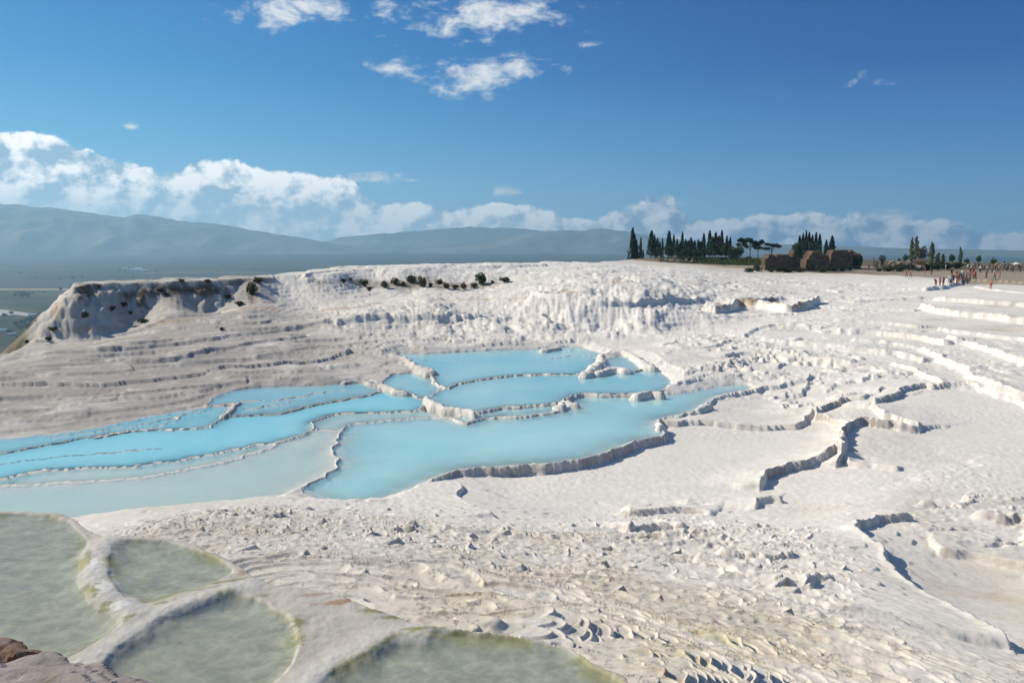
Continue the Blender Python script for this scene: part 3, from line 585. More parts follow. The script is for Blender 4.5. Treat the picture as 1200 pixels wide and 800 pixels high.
def stain(u, v, rx, ry, col, k=1.0, n=.6):
    p = hit(u, v)
    if p is None: return
    r = math.hypot(p[0], p[1]); s = r / F_PX            # metres per pixel there, so radii may be given in pixels
    ex = rx * s; ey = max(ry * s * (r / 9.0) * .5, ry * s)
    si, sj = window(np.array([p[0]]), np.array([p[1]]), max(ex, ey) * 2.4)
    dx = (X[si, sj] - p[0]) / ex; a0 = math.atan2(p[0], p[1])
    rr = ((X[si, sj] - p[0]) * math.cos(a0) - (Y[si, sj] - p[1]) * math.sin(a0)) / ex
    tt = ((X[si, sj] - p[0]) * math.sin(a0) + (Y[si, sj] - p[1]) * math.cos(a0)) / ey
    zz = (Z0[si, sj] - p[2]) / max(.3, ry * s)
    d = np.sqrt(rr * rr + np.minimum(tt * tt, 9) * .5 + .5 * np.minimum(zz * zz, 9)) + n * 1.1 * fbm(X[si, sj] / (ex * .9), Y[si, sj] / (ex * .7), int(u) % 50, 4, .6)
    C[si, sj] = lerp(C[si, sj], col, k * smst(-d, -1.25, -.25))
BR = (0.13, 0.09, 0.05); OC = (0.50, 0.33, 0.17); YE = (0.62, 0.53, 0.27); GRN = (0.17, 0.17, 0.03); RED = (0.36, 0.19, 0.10)
for s_ in [(100,340,12,9,BR,.95),(170,344,22,6,BR,.95),(168,350,7,8,BR,.9),(205,340,12,5,BR,.8),(235,340,28,4,BR,.95),(250,341,10,3,BR,.9),(295,342,5,10,BR,.9),(265,347,6,3,BR,.7),(115,335,5,3,BR,.7),(213,330,8,3,BR,.5),(280,331,20,3,BR,.6),(310,327,14,4,BR,.5),(373,331,8,3,BR,.5),
           (440,333,50,4,(.30,.25,.20),.7),(500,333,40,5,(.33,.28,.23),.65),(560,333,40,4,(.33,.28,.22),.6),(420,331,14,3,BR,.6),(480,334,18,3,BR,.6),(530,336,24,3,BR,.6),(320,362,60,2,OC,.55),(395,361,30,2,OC,.5),(200,377,50,1.5,OC,.45),(100,386,40,2,OC,.5),(66,362,6,8,OC,.6),(60,345,10,10,OC,.5),(610,350,30,2.5,OC,.4),(560,350,40,2,OC,.35),(660,342,25,2,OC,.35),(725,332,22,3,OC,.4),(650,333,14,3,OC,.35),
           (770,304,60,2,OC,.8),(830,307,40,2,OC,.8),(860,314,30,3,OC,.35),(780,306,30,2,BR,.4),(975,318,60,2,BR,.5),(1080,316,60,2,BR,.5),
           (590,685,60,14,OC,.25),(545,700,45,12,OC,.3),(590,722,40,9,OC,.3),(840,745,46,16,YE,.6),(810,770,34,12,YE,.6),(880,770,40,14,YE,.55),(760,765,30,10,YE,.4),(1120,690,60,20,OC,.18),(790,795,28,8,OC,.5),(930,775,20,9,OC,.3),(700,740,40,9,OC,.2),(960,745,20,8,OC,.2),(1190,700,30,20,OC,.2),
           (878,352,14,3,BR,.85),(906,354,11,3,BR,.75),(934,357,12,3,(.42,.30,.18),.85),(850,356,8,3,BR,.6),(875,355,9,5,OC,.5),(870,351,4,6,BR,.75),(842,357,5,6,BR,.6),(905,352,5,4,BR,.6),(930,357,6,3,OC,.8),(950,354,7,2,OC,.6),(1060,395,40,3,YE,.15),(1130,385,60,3,OC,.2),
           (410,703,34,5,RED,.75),(380,695,26,4,RED,.6),(440,714,26,6,GRN,.9),(462,722,20,5,GRN,.85),(500,735,28,4,GRN,.6),(545,741,30,3,GRN,.55),(600,747,26,3,GRN,.4),(350,728,10,10,GRN,.7),(352,748,6,12,GRN,.6),(305,697,12,4,GRN,.5),(270,680,22,4,GRN,.65),(245,688,18,3,GRN,.6),(195,705,12,4,GRN,.55),(150,722,14,5,GRN,.6),(112,690,5,14,GRN,.6),(103,650,4,14,GRN,.6),(128,708,10,6,GRN,.6),(285,670,6,8,RED,.6),(680,775,30,6,GRN,.35),(410,715,30,12,(.62,.57,.48),.6),(112,660,7,14,(.8,.77,.7),.85),(122,686,9,12,(.8,.77,.7),.85),(142,706,12,8,(.8,.77,.7),.85)]:
    stain(*s_)
C = np.clip(C, 0.01, 0.84)

# ------------------------------------------------------------------ materials of the ground and water
M_ground, T = mat('travertine')
at = T.n('ShaderNodeAttribute', attribute_name='col')
co = T.n('ShaderNodeTexCoord').outputs['Object']
f1 = T.noise(co, 2.6, 8, .62); f2 = T.noise(co, 0.5, 5, .6); f3 = T.noise(co, 12.0, 4, .6)
ro = T.n('ShaderNodeAttribute', attribute_name='rough').outputs['Fac']
f4 = T.noise(co, 7.0, 6, .72, .4); pit = T.m('MULTIPLY', T.smooth(f4, .47, .33), ro)
f5 = T.noise(co, 30.0, 4, .6)
sp = T.m('MULTIPLY_ADD', f3, .26, .87); sp = T.m('MULTIPLY', sp, T.m('MULTIPLY_ADD', pit, -.32, 1.0)); sp = T.m('MULTIPLY', sp, T.m('MULTIPLY_ADD', f1, .22, .89))
col = T.mix(1.0, at.outputs['Color'], (1, 1, 1), 'MULTIPLY')
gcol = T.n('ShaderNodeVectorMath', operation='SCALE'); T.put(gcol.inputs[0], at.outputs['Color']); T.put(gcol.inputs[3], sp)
hb = T.m('ADD', T.m('MULTIPLY', f1, .7), T.m('MULTIPLY', f3, .18)); hb = T.m('ADD', hb, T.m('MULTIPLY', pit, -1.1)); hb = T.m('ADD', hb, T.m('MULTIPLY', T.m('MULTIPLY', f5, ro), .22))
b = principled(T, gcol.outputs[0], .88, .2, bump(T, hb, .6, .035))
T.out(b.outputs[0])

def water_mat(name, deep, k, rip, rip_s, rough=.06, tint=(1, 1, 1)):
    m, T = mat(name)
    at = T.n('ShaderNodeAttribute', attribute_name='depth').outputs['Fac']
    co = T.n('ShaderNodeTexCoord').outputs['Object']
    n = T.m('ADD', T.noise(co, rip_s, 3, .55, .6), T.m('MULTIPLY', T.noise(co, rip_s * .27, 2, .5), .8))
    nm = bump(T, n, rip, .05)
    cl = T.noise(co, .16, 5, .6, .8)
    dc = T.mix(T.lin(cl, .3, .7), tuple(c * k_ for c, k_ in zip(deep, (.86, .95, .98))), tuple(min(.9, c * k_) for c, k_ in zip(deep, (1.14, 1.05, 1.02))))
    dif = T.n('ShaderNodeBsdfDiffuse'); T.put(dif.inputs[0], dc)
    tr = T.n('ShaderNodeBsdfTransparent'); tr.inputs[0].default_value = tint + (1,)
    a = T.m('SUBTRACT', 1.0, T.m('EXPONENT', T.m('MULTIPLY', at, -k)), clamp=True)
    body = T.n('ShaderNodeMixShader'); T.put(body.inputs[0], a); T.put(body.inputs[1], tr.outputs[0]); T.put(body.inputs[2], dif.outputs[0])
    gl = T.n('ShaderNodeBsdfGlossy'); gl.inputs['Roughness'].default_value = rough; T.put(gl.inputs['Normal'], nm)
    dt = T.n('ShaderNodeVectorMath', operation='DOT_PRODUCT'); T.put(dt.inputs[0], T.n('ShaderNodeNewGeometry').outputs['Incoming']); T.put(dt.inputs[1], nm)
    fr = T.m('MULTIPLY_ADD', T.m('POWER', T.m('SUBTRACT', 1.0, T.m('ABSOLUTE', dt.outputs['Value'])), 5.0), .90, .02, clamp=True)
    mx = T.n('ShaderNodeMixShader'); T.put(mx.inputs[0], fr); T.put(mx.inputs[1], body.outputs[0]); T.put(mx.inputs[2], gl.outputs[0])
    T.out(mx.outputs[0])
    return m
M_pool = water_mat('turquoise_water', (0.36, 0.79, 0.85), 3.6, .06, 5.0, .12)
M_milk = water_mat('milky_water', (0.49, 0.84, 0.84), 3.6, .06, 5.0, .12)
M_mid = water_mat('pale_turquoise_water', (0.43, 0.79, 0.83), 3.6, .06, 5.0, .12)
M_pale = water_mat('pale_green_water', (0.60, 0.85, 0.775), 3.6, .06, 5.0, .12)
POOL_M = {'A': M_milk, 'C': M_pale, 'G': M_pale, 'strip': M_pale, 'B': M_pool, 'N1': M_pool, 'N2': M_mid, 'D2': M_mid, 'E': M_mid, 'D': M_mid, 'F': M_milk, 'M': M_milk}
M_chan = water_mat('clear_water', (0.48, 0.48, 0.42), 4.5, .55, 9.0, .04, (.93, .96, .92))

def add_ground():
    V = np.stack([X, Y, Z0], -1).reshape(-1, 3)
    idx = np.arange(NR * NA, dtype=np.int32).reshape(NR, NA)
    q = np.stack([idx[:-1, :-1], idx[:-1, 1:], idx[1:, 1:], idx[1:, :-1]], -1).reshape(-1, 4)[:, ::-1]
    me = mesh_np('ground', V, q, [M_ground], smooth=True)
    ca_ = me.color_attributes.new('col', 'FLOAT_COLOR', 'POINT')
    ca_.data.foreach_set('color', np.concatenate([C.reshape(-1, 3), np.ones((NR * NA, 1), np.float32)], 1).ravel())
    ra_ = me.attributes.new('rough', 'FLOAT', 'POINT'); ra_.data.foreach_set('value', (smst(ROUGH, .25, .8) * (1 - .7 * strat) * (1 - SHELF) * (.35 + .65 * smst(v2, -.4, .5)) * smst(90 - RG, 0, 40)).astype(np.float32).ravel())
    tag(obj('ground', me), kind='structure')
    for k, (nm, L, px, depth, soft) in list(enumerate(POOLS)) + [(100 + i, p) for i, p in enumerate(NEARP)]:
        msk = OWN == k
        gi = np.where(msk.any(1))[0]; gj = np.where(msk.any(0))[0]
        if len(gi) == 0: continue
        i0, i1, j0, j1 = max(0, gi[0] - 2), min(NR, gi[-1] + 3), max(0, gj[0] - 2), min(NA, gj[-1] + 3)
        s = msk[i0:i1, j0:j1].copy()
        s = s & (Z0[i0:i1, j0:j1] < L + .02)
        g = s.copy(); g[1:] |= s[:-1]; g[:-1] |= s[1:]; g[:, 1:] |= s[:, :-1]; g[:, :-1] |= s[:, 1:]
        cell = g[:-1, :-1] & g[1:, :-1] & g[:-1, 1:] & g[1:, 1:]
        ids = np.full(g.shape, -1, np.int64)
        used = np.zeros(g.shape, bool); used[:-1, :-1] |= cell; used[1:, :-1] |= cell; used[:-1, 1:] |= cell; used[1:, 1:] |= cell
        ids[used] = np.arange(used.sum())
        xx = X[i0:i1, j0:j1][used]; yy = Y[i0:i1, j0:j1][used]; dd = np.maximum(0, L - Z0[i0:i1, j0:j1][used])
        f = np.stack([ids[:-1, :-1][cell], ids[:-1, 1:][cell], ids[1:, 1:][cell], ids[1:, :-1][cell]], -1)
        if len(f) == 0: continue
        me = mesh_np('water', np.stack([xx, yy, np.full_like(xx, L)], -1), f, [M_chan if k >= 100 else POOL_M[nm]], smooth=True)
        a_ = me.attributes.new('depth', 'FLOAT', 'POINT'); a_.data.foreach_set('value', dd.astype(np.float32))
        tag(obj('water', me), kind='structure')
add_ground()
#--STAGE2--
# ------------------------------------------------------------------ valley floor, mountains, haze
VZ = -165.0
def polar_sheet(name, a0, a1, na, rr, hfun, mats):
    aa = np.radians(np.linspace(a0, a1, na)); rr = np.asarray(rr)
    A, Q = np.meshgrid(aa, rr)
    x = Q * np.sin(A); y = Q * np.cos(A); z = hfun(np.degrees(A), Q, x, y)
    idx = np.arange(A.size).reshape(A.shape)
    f = np.stack([idx[:-1, :-1], idx[1:, :-1], idx[1:, 1:], idx[:-1, 1:]], -1).reshape(-1, 4)[:, ::-1]
    f = f[:, ::-1] if True else f
    me = mesh_np(name, np.stack([x, y, z], -1).reshape(-1, 3), f[:, ::-1], mats, smooth=True)
    return tag(obj(name, me), kind='structure')

M_val, T = mat('valley_fields')
co = T.n('ShaderNodeTexCoord').outputs['Object']
wob = T.n('ShaderNodeTexNoise'); T.put(wob.inputs['Vector'], co); wob.inputs['Scale'].default_value = .0012; wob.inputs['Detail'].default_value = 2
cw = T.vm('ADD', co, T.vm('SCALE', wob.outputs['Color'], sc=420.0))
def fields(rot, sx, sy):
    mp = T.n('ShaderNodeMapping'); T.put(mp.inputs[0], cw); mp.inputs['Rotation'].default_value = (0, 0, R(rot)); mp.inputs['Scale'].default_value = (sx, sy, 1)
    vo = T.n('ShaderNodeTexVoronoi', distance='CHEBYCHEV', voronoi_dimensions='2D'); T.put(vo.inputs['Vector'], mp.outputs[0]); vo.inputs['Scale'].default_value = 1; vo.inputs['Randomness'].default_value = .8
    sp_ = T.n('ShaderNodeSeparateColor'); T.put(sp_.inputs[0], vo.outputs['Color']); return sp_.outputs[0]
fa = fields(12, .0016, .0042); fb = fields(-8, .0045, .009)
pal = [(0, (.035, .048, .030)), (.25, (.065, .075, .038)), (.42, (.11, .105, .055)), (.58, (.05, .058, .035)), (.70, (.16, .135, .08)), (.84, (.25, .20, .12)), (.93, (.075, .055, .04)), (1, (.34, .28, .17))]
c1 = T.ramp(fa, pal); c2 = T.ramp(fb, pal)
cc = T.mix(1.0, T.mix(.5, c1, c2), (.68, .72, .74), 'MULTIPLY')
tn = T.noise(co, .012, 5, .6); hedge = T.smooth(T.noise(co, .0035, 6, .65), .53, .60)
cc = T.mix(T.m('MULTIPLY', hedge, .75), cc, (.028, .040, .024))
cc = T.mix(T.lin(tn, .3, .7, 0, .35), cc, (.06, .065, .035))
far = T.n('ShaderNodeVectorMath', operation='LENGTH'); T.put(far.inputs[0], co)
cc = T.mix(T.lin(far.outputs['Value'], 4000, 8500, 0, .8), cc, (.035, .045, .035))  # far fields darkened in colour, standing in for cloud shadow
T.out(principled(T, cc, .95, .05).outputs[0])
polar_sheet('valley_floor', -180, 180, 181, np.geomspace(250, 11200, 50), lambda a, q, x, y: VZ + 0 * x, [M_val])

M_mtn, T = mat('mountain_scrub')
co = T.n('ShaderNodeTexCoord').outputs['Object']
mc = T.ramp(T.noise(co, .0011, 8, .62), [(.3, (.09, .10, .07)), (.5, (.15, .15, .11)), (.7, (.26, .24, .19))])
T.out(principled(T, mc, .95, .05).outputs[0])
def mountain(sky_px, dist, depth, seed, rough):
    ae = np.array([azel(u, v) for u, v in sky_px])
    a0, a1 = ae[0, 0], ae[-1, 0]
    def h(a, q, x, y):
        top = np.interp(a, ae[:, 0], ae[:, 1]); crest = np.tan(np.radians(top)) * dist - VZ + 25
        s = np.clip(1 - np.abs(q - dist) / depth, 0, 1)
        n1 = 1 - np.abs(perlin(x / 1000, y / 1000, seed)); n2 = 1 - np.abs(perlin(x / 430, y / 430, seed + 3)); n3 = 1 - np.abs(perlin(x / 190, y / 190, seed + 5))
        body = s ** .85 * (1 + (1 - s) * ((n1 - .7) * 1.5 + (n2 - .7) * .8)) + s * (1 - s * .75) * .22 * (n3 - .7)
        return VZ - 30 + np.maximum(crest, 0) * np.clip(body, 0, 2)
    polar_sheet('mountains', a0, a1, int((a1 - a0) * 12), np.linspace(dist - depth, dist + depth, 90), h, [M_mtn])
mountain([(-700, 300), (-500, 262), (-300, 250), (-120, 236), (0, 237), (60, 243), (110, 249), (145, 254), (160, 250), (180, 252), (210, 258), (260, 262), (300, 270), (350, 277), (390, 285), (440, 292), (500, 299)], 9400, 1300, 3, 1)
mountain([(330, 300), (360, 288), (400, 277), (450, 273), (500, 269), (550, 265), (620, 268), (700, 278), (760, 290), (820, 300)], 10700, 450, 9, 1)
mountain([(430, 302), (480, 294), (560, 285), (590, 279), (620, 272), (660, 269), (685, 270), (703, 266), (730, 270), (780, 279), (850, 284), (950, 286), (1050, 290), (1150, 292), (1300, 294), (1500, 300)], 8900, 1000, 17, 1)
polar_sheet('hills', 44, 322, 140, np.linspace(9000, 11150, 24), lambda a, q, x, y: VZ - 20 + 190 * np.clip((q - 9000) / 1800, 0, 1) * (1 + .5 * perlin(x / 2500, y / 2500, 5)), [M_mtn])

M_haze, T = mat('haze')
pv = T.n('ShaderNodeVolumePrincipled'); pv.inputs['Color'].default_value = (.50, .80, 1.0, 1); pv.inputs['Density'].default_value = 1.2e-4; pv.inputs['Anisotropy'].default_value = 0.35; scene.cycles.volume_bounces = 3
T.out(pv.outputs[0], 'Volume')
hb_ = 11300.0; z0_, z1_ = -205.0, 430.0
hv = [(x, y, z) for z in (z0_, z1_) for y in (-hb_, hb_) for x in (-hb_, hb_)]
tag(obj('haze', mesh_np('haze', hv, [(0, 2, 3, 1), (4, 5, 7, 6), (0, 1, 5, 4), (2, 6, 7, 3), (0, 4, 6, 2), (1, 3, 7, 5)], [M_haze])), kind='stuff')

# ------------------------------------------------------------------ plants
ORD = 'first second third fourth fifth sixth seventh eighth ninth tenth eleventh twelfth thirteenth fourteenth fifteenth sixteenth seventeenth eighteenth nineteenth twentieth twenty-first twenty-second twenty-third twenty-fourth twenty-fifth twenty-sixth twenty-seventh twenty-eighth twenty-ninth thirtieth'.split()
def foliage(name, c, var=.5):
    m, T = mat(name)
    co = T.n('ShaderNodeTexCoord').outputs['Object']
    n = T.lin(T.noise(co, 1.6, 4, .7), .3, .7)
    b = principled(T, T.mix(n, tuple(x * (1 - var) for x in c), tuple(x * (1 + var) for x in c)), .75, .15)
    tl = T.n('ShaderNodeBsdfTranslucent'); tl.inputs[0].default_value = tuple(x * 1.2 for x in c) + (1,)
    mx = T.n('ShaderNodeMixShader'); mx.inputs[0].default_value = .2; T.put(mx.inputs[1], b.outputs[0]); T.put(mx.inputs[2], tl.outputs[0])
    T.out(mx.outputs[0]); return m
F_cyp = foliage('cypress_foliage', (.026, .044, .021)); F_pine = foliage('pine_foliage', (.032, .050, .022)); F_round = foliage('broadleaf_foliage', (.05, .085, .03))
F_pop = foliage('poplar_foliage', (.19, .19, .085)); F_bush = foliage('bush_foliage', (.050, .062, .026)); F_dry = foliage('dry_scrub', (.15, .115, .055)); F_pale = foliage('olive_foliage', (.085, .095, .06))
M_bark, T = mat('bark')
T.out(principled(T, T.ramp(T.noise(T.n('ShaderNodeTexCoord').outputs['Object'], 6, 5), [(.3, (.07, .05, .035)), (.7, (.16, .12, .09))]), .9, .1).outputs[0])
M_pbark, T = mat('pale_bark')
T.out(principled(T, T.ramp(T.noise(T.n('ShaderNodeTexCoord').outputs['Object'], 6, 5), [(.3, (.22, .2, .17)), (.7, (.42, .39, .34))]), .9, .1).outputs[0])

def leaves(name, pts, size, m, seed, droop=0.0):
    g = np.random.RandomState(seed); n = len(pts); pts = np.asarray(pts)
    a = g.normal(size=(n, 3)); a /= np.linalg.norm(a, axis=1)[:, None]
    b = np.cross(a, g.normal(size=(n, 3))); b /= np.linalg.norm(b, axis=1)[:, None]
    a[:, 2] -= droop
    s = size * g.uniform(.55, 1.3, (n, 1))
    V = np.stack([pts - a * s, pts - b * s * .62, pts + a * s, pts + b * s * .62], 1).reshape(-1, 3)
    return mesh_np(name, V, np.arange(n * 4).reshape(n, 4), [m])
def tube(path, rad, n=7):
    V = []; Fc = []
    for i, (p, r) in enumerate(zip(path, rad)):
        for k in range(n):
            t = 2 * math.pi * k / n; V.append((p[0] + r * math.cos(t), p[1] + r * math.sin(t), p[2]))
        if i:
            for k in range(n):
                a = (i - 1) * n + k; b = (i - 1) * n + (k + 1) % n; Fc.append((a, b, b + n, a + n))
    Fc.append(tuple(range(n))[::-1]); Fc.append(tuple(range(len(V) - n, len(V))))
    return V, Fc
def merge(parts):
    V = []; Fc = []
    for v, f in parts:
        o = len(V); V += list(v); Fc += [tuple(i + o for i in q) for q in f]
    return V, Fc
def ball(g, n, c, r, shell=.55):
    d = g.normal(size=(n, 3)); d /= np.linalg.norm(d, axis=1)[:, None]
    return np.asarray(c) + d * (g.uniform(shell, 1, (n, 1)) ** .6) * np.asarray(r)
# meshes of unit-size kinds: every crown is about 1 m high in its own frame and scaled by the object
def cypress_meshes(seed, wide, tips):
    g = np.random.RandomState(seed); P_ = []
    for k in range(tips):
        ox, oy = (0, 0) if k == 0 else (g.uniform(-.6, .6) * wide, g.uniform(-.5, .5) * wide)
        h = 1.0 if k == 0 else g.uniform(.72, .95); n = int(1500 / tips ** .5)
        t = g.uniform(.03, 1, n) ** .9; ph = g.uniform(0, 2 * np.pi, n)
        prof = np.minimum(1, t / .14) ** .6 * (1 - t) ** .62 * 1.25
        rr = wide * (1 if tips == 1 else .72) * prof * (1 + .22 * np.sin(ph * 3 + t * 11 + k) + .15 * np.sin(ph * 7 - t * 23)) * g.uniform(.55, 1.0, n)
        P_.append(np.stack([ox * (1 - t * .5) + rr * np.cos(ph), oy * (1 - t * .5) + rr * np.sin(ph), .05 + t * .95 * h], -1))
    cr = leaves('crown', np.concatenate(P_), .026, F_cyp, seed, .0)
    v, f = tube([(0, 0, 0), (0, 0, .15), (.004, 0, .5)], [.018, .014, .006])
    return mesh_np('trunk', v, f, [M_bark]), cr
def round_meshes(seed, m, trunk_h, rx, n=1500, lumps=9, bark=None, size=.045):
    g = np.random.RandomState(seed); P_ = []; limbs = []
    ch = 1 - trunk_h
    limbs.append(tube([(0, 0, 0), (.01, 0, trunk_h * .6), (0, .01, trunk_h + .25 * ch), (0.01, 0, trunk_h + .6 * ch)], [.035, .027, .02, .006]))
    for k in range(lumps):
        a = g.uniform(0, 2 * math.pi); q = g.uniform(.2, .68); zc = trunk_h + ch * g.uniform(.25, .75)
        c = (rx * q * math.cos(a), rx * q * math.sin(a), zc); r = g.uniform(.30, .48)
        P_.append(ball(g, n // lumps, c, (rx * r * 1.15, rx * r * 1.15, ch * r * .72)))
        limbs.append(tube([(0, 0, trunk_h * .8), (c[0] * .5, c[1] * .5, (trunk_h + zc) / 2), c], [.018, .012, .005], 5))
    return mesh_np('trunk', *merge(limbs), [bark or M_bark]), leaves('crown', np.concatenate(P_), size, m, seed)
def pine_meshes(seed, pads):
    g = np.random.RandomState(seed); P_ = []; limbs = [tube([(0, 0, 0), (.02, .01, .3), (-.02, 0, .6), (.0, 0, .85)], [.03, .024, .018, .008])]
    for k in range(pads):
        a = 2 * math.pi * k / pads + g.uniform(-.5, .5); zc = g.uniform(.55, .95); q = .34 * (1.15 - (zc - .5))
        c = (q * math.cos(a) * g.uniform(.5, 1.2), q * math.sin(a), zc)
        P_.append(ball(g, 190, c, (.17, .15, .07), .3)); limbs.append(tube([(0, 0, zc * .68), (c[0] * .55, c[1] * .55, zc * .86), c], [.014, .009, .004], 5))
    return mesh_np('trunk', *merge(limbs), [M_bark]), leaves('crown', np.concatenate(P_), .036, F_pine, seed)
def poplar_meshes(seed, m):
    g = np.random.RandomState(seed); P_ = []
    for k in range(12):
        t = (k + .5) / 12; w = .115 * math.sin(math.pi * min(1, .18 + t * .80)) ** .7
        P_.append(ball(g, 75, (g.uniform(-.03, .03), g.uniform(-.03, .03), .16 + .82 * t), (w, w, .075), .3))
    return mesh_np('trunk', *tube([(0, 0, 0), (.005, 0, .2), (0, 0, .6), (0, 0, .92)], [.022, .018, .010, .003]), [M_pbark]), leaves('crown', np.concatenate(P_), .034, m, seed)
def bush_mesh(seed, m, n=700):
    g = np.random.RandomState(seed); P_ = []
    for k in range(7):
        a = g.uniform(0, 6.283); q = g.uniform(0, .36); P_.append(ball(g, n // 7, (q * math.cos(a), q * math.sin(a), g.uniform(.3, .68)), (g.uniform(.2, .34),) * 2 + (g.uniform(.22, .34),), .3))
    P_ = np.concatenate(P_); P_[:, 2] = np.maximum(P_[:, 2], .01)
    return leaves('foliage', P_, .075, m, seed)
def plant_tree(name, meshes, loc, height, width, label, cat, group, rz=0.0):
    t = empty(name, loc, rz); tag(t, label, cat, group)
    for pn, me in zip(('trunk', 'crown'), meshes): obj(pn, me, t, scale=(width, width, height))
    return t
def at_range(u, v, r):
    """the point at horizontal range r in the direction of the pixel, dropped on the ground"""
    d = ray(u, v); a = math.atan2(d[0], d[1]); x, y = r * math.sin(a), r * math.cos(a)
    return (x, y, ground_z(x, y) - .06)
def top_h(u, v, p):
    d = ray(u, v); return d[2] / math.hypot(d[0], d[1]) * math.hypot(p[0], p[1]) - p[2]

CY = [cypress_meshes(101 + i, .13, 1) for i in range(4)] + [cypress_meshes(120, .2, 3), cypress_meshes(131, .18, 2)]
cy = [(741, 267, 15, 225, 4), (750.5, 278, 4.5, 232, 0), (753.5, 292.5, 3, 222, 2), (763, 270, 9, 236, 1), (770, 279, 6, 244, 2), (776, 279, 4, 255, 3), (783.5, 270.5, 11, 248, 5), (789, 274, 4, 258, 0), (793, 280, 5, 250, 3), (799, 271.5, 5, 262, 1), (803, 280, 5, 252, 2), (809, 278, 9, 246, 5),
      (818, 280.5, 8, 250, 4), (824, 273, 5.5, 262, 0), (831, 270, 7, 256, 1), (838, 272, 7, 266, 2), (845, 269.5, 8, 258, 5), (851, 276, 5, 264, 3), (855, 278, 5, 258, 0)]
cy2 = [(936, 276, 6, 238, 1), (940, 273, 5, 244, 2), (943.5, 270.3, 5, 236, 0), (947, 272, 6, 246, 3), (951, 275, 6, 240, 1), (955, 272, 5.5, 248, 2), (959.5, 274, 6, 238, 0), (967.5, 281, 6, 232, 3), (974, 276, 11, 228, 4)]
cy += [(746, 281, 4.5, 230, 1), (766.5, 275, 5, 240, 3), (773, 283, 4.5, 238, 0), (786.5, 283, 5.5, 244, 1), (796.5, 284, 5.5, 248, 2), (806, 282, 6.5, 250, 0), (813.5, 282, 6, 252, 1), (821, 283, 5, 254, 3), (834.5, 277, 6, 264, 0), (842, 276, 6, 266, 3)]
cy.sort(); cy2.sort()
def cyp_row(rows, where, grp):
    for i, (u, v, w, r, k) in enumerate(rows):
        p = at_range(u, 303, r); h = top_h(u, v, p); w0 = {4: .38, 5: .34}.get(k, .25)
        size = 'broad' if w > 8.5 else ('small' if h < 4 else ('slender' if w < 5.2 else 'tall'))
        plant_tree('cypress', CY[k], p, h, w / F_PX * r / w0, f"{size} dark cypress, {ORD[i]} from the left in the {where}", 'cypress tree', grp, i * 1.3)
cyp_row(cy, 'long row left of the ruins', 'cypresses in the row on the terrace')
cyp_row(cy2, 'dense clump behind the ruins', 'cypresses in the clump behind the ruins')
RT = [round_meshes(201 + i, F_round, .28, .5) for i in range(3)]
rt = [(783, 287, 11, 226, 'small round green tree under the wide cypress, leftmost of the low trees'), (794, 288, 13, 232, 'low round green tree in front of the slim cypresses'), (808, 290, 11, 230, 'low bushy tree at the middle of the cypress row'), (825, 290, 9, 226, 'small pale green rounded tree between the dark cypresses'), (838, 285, 15, 236, 'broad round tree below the tallest cypresses'), (850, 284.5, 14, 232, 'round bright green tree at the right end of the cypress row'), (863, 288, 19, 226, 'wide dark rounded tree beside the umbrella pines'), (768, 291, 10, 224, 'low dark round tree between the wide cypresses at the left of the row'), (801, 291.5, 11, 224, 'low leafy tree left of the middle of the cypress row'), (816, 292, 11, 224, 'low round tree beneath the short middle cypresses'), (857, 291, 12, 222, 'small rounded tree just left of the wide dark rounded tree'), (934, 284.5, 16, 226, 'round olive green tree in front of the cypress clump')]
for i, (u, v, w, r, lab) in enumerate(rt):
    p = at_range(u, 303, r); plant_tree('round_tree', RT[i % 3], p, top_h(u, v, p), w / F_PX * r, lab, 'tree', 'low round trees on the terrace', i * 2.1)
PI_ = [pine_meshes(301 + i, 8 + i) for i in range(3)]
for i, (u, v, w, r, lab) in enumerate([(869, 276.5, 13, 242, 'tall bare trunked umbrella pine, leftmost of the pines'), (879, 278, 16, 238, 'umbrella pine with a dense dark crown, middle of three touching pines'), (888, 279, 13, 246, 'leaning umbrella pine, right one of the three touching pines'), (904, 283, 20, 236, 'separate wide flat crowned pine left of the brick ruins')]):
    p = at_range(u, 303, r); plant_tree('pine_tree', PI_[i % 3], p, top_h(u, v, p), w / F_PX * r / .8, lab, 'pine tree', 'umbrella pines beside the ruins', i * 1.7)
PO = [poplar_meshes(401 + i, F_pop) for i in range(2)]
for i, (u, v, w, r, lab) in enumerate([(1067.5, 279, 4.5, 224, 'tall pale poplar, left one of the close pair by the hut'), (1072.5, 277, 5, 226, 'tallest pale poplar, right one of the close pair by the hut'), (1091, 284, 6, 224, 'narrow pale poplar right of the dark tree behind the hut'), (1099, 296, 5, 230, 'short thin grey green poplar right of the hut'), (1105, 297.5, 4.5, 232, 'shortest pale poplar above the dark hedge'), (1125, 290, 4, 236, 'slim lone poplar standing above the crowd')]):
    p = at_range(u, 306, r); plant_tree('poplar', PO[i % 2], p, top_h(u, v, p), w / F_PX * r / .23, lab, 'poplar tree', 'pale poplars behind the plateau', i * 1.1)
LO = [round_meshes(501, F_round, .42, .5, 900, 7), round_meshes(507, F_pale, .12, .5, 900, 8)]
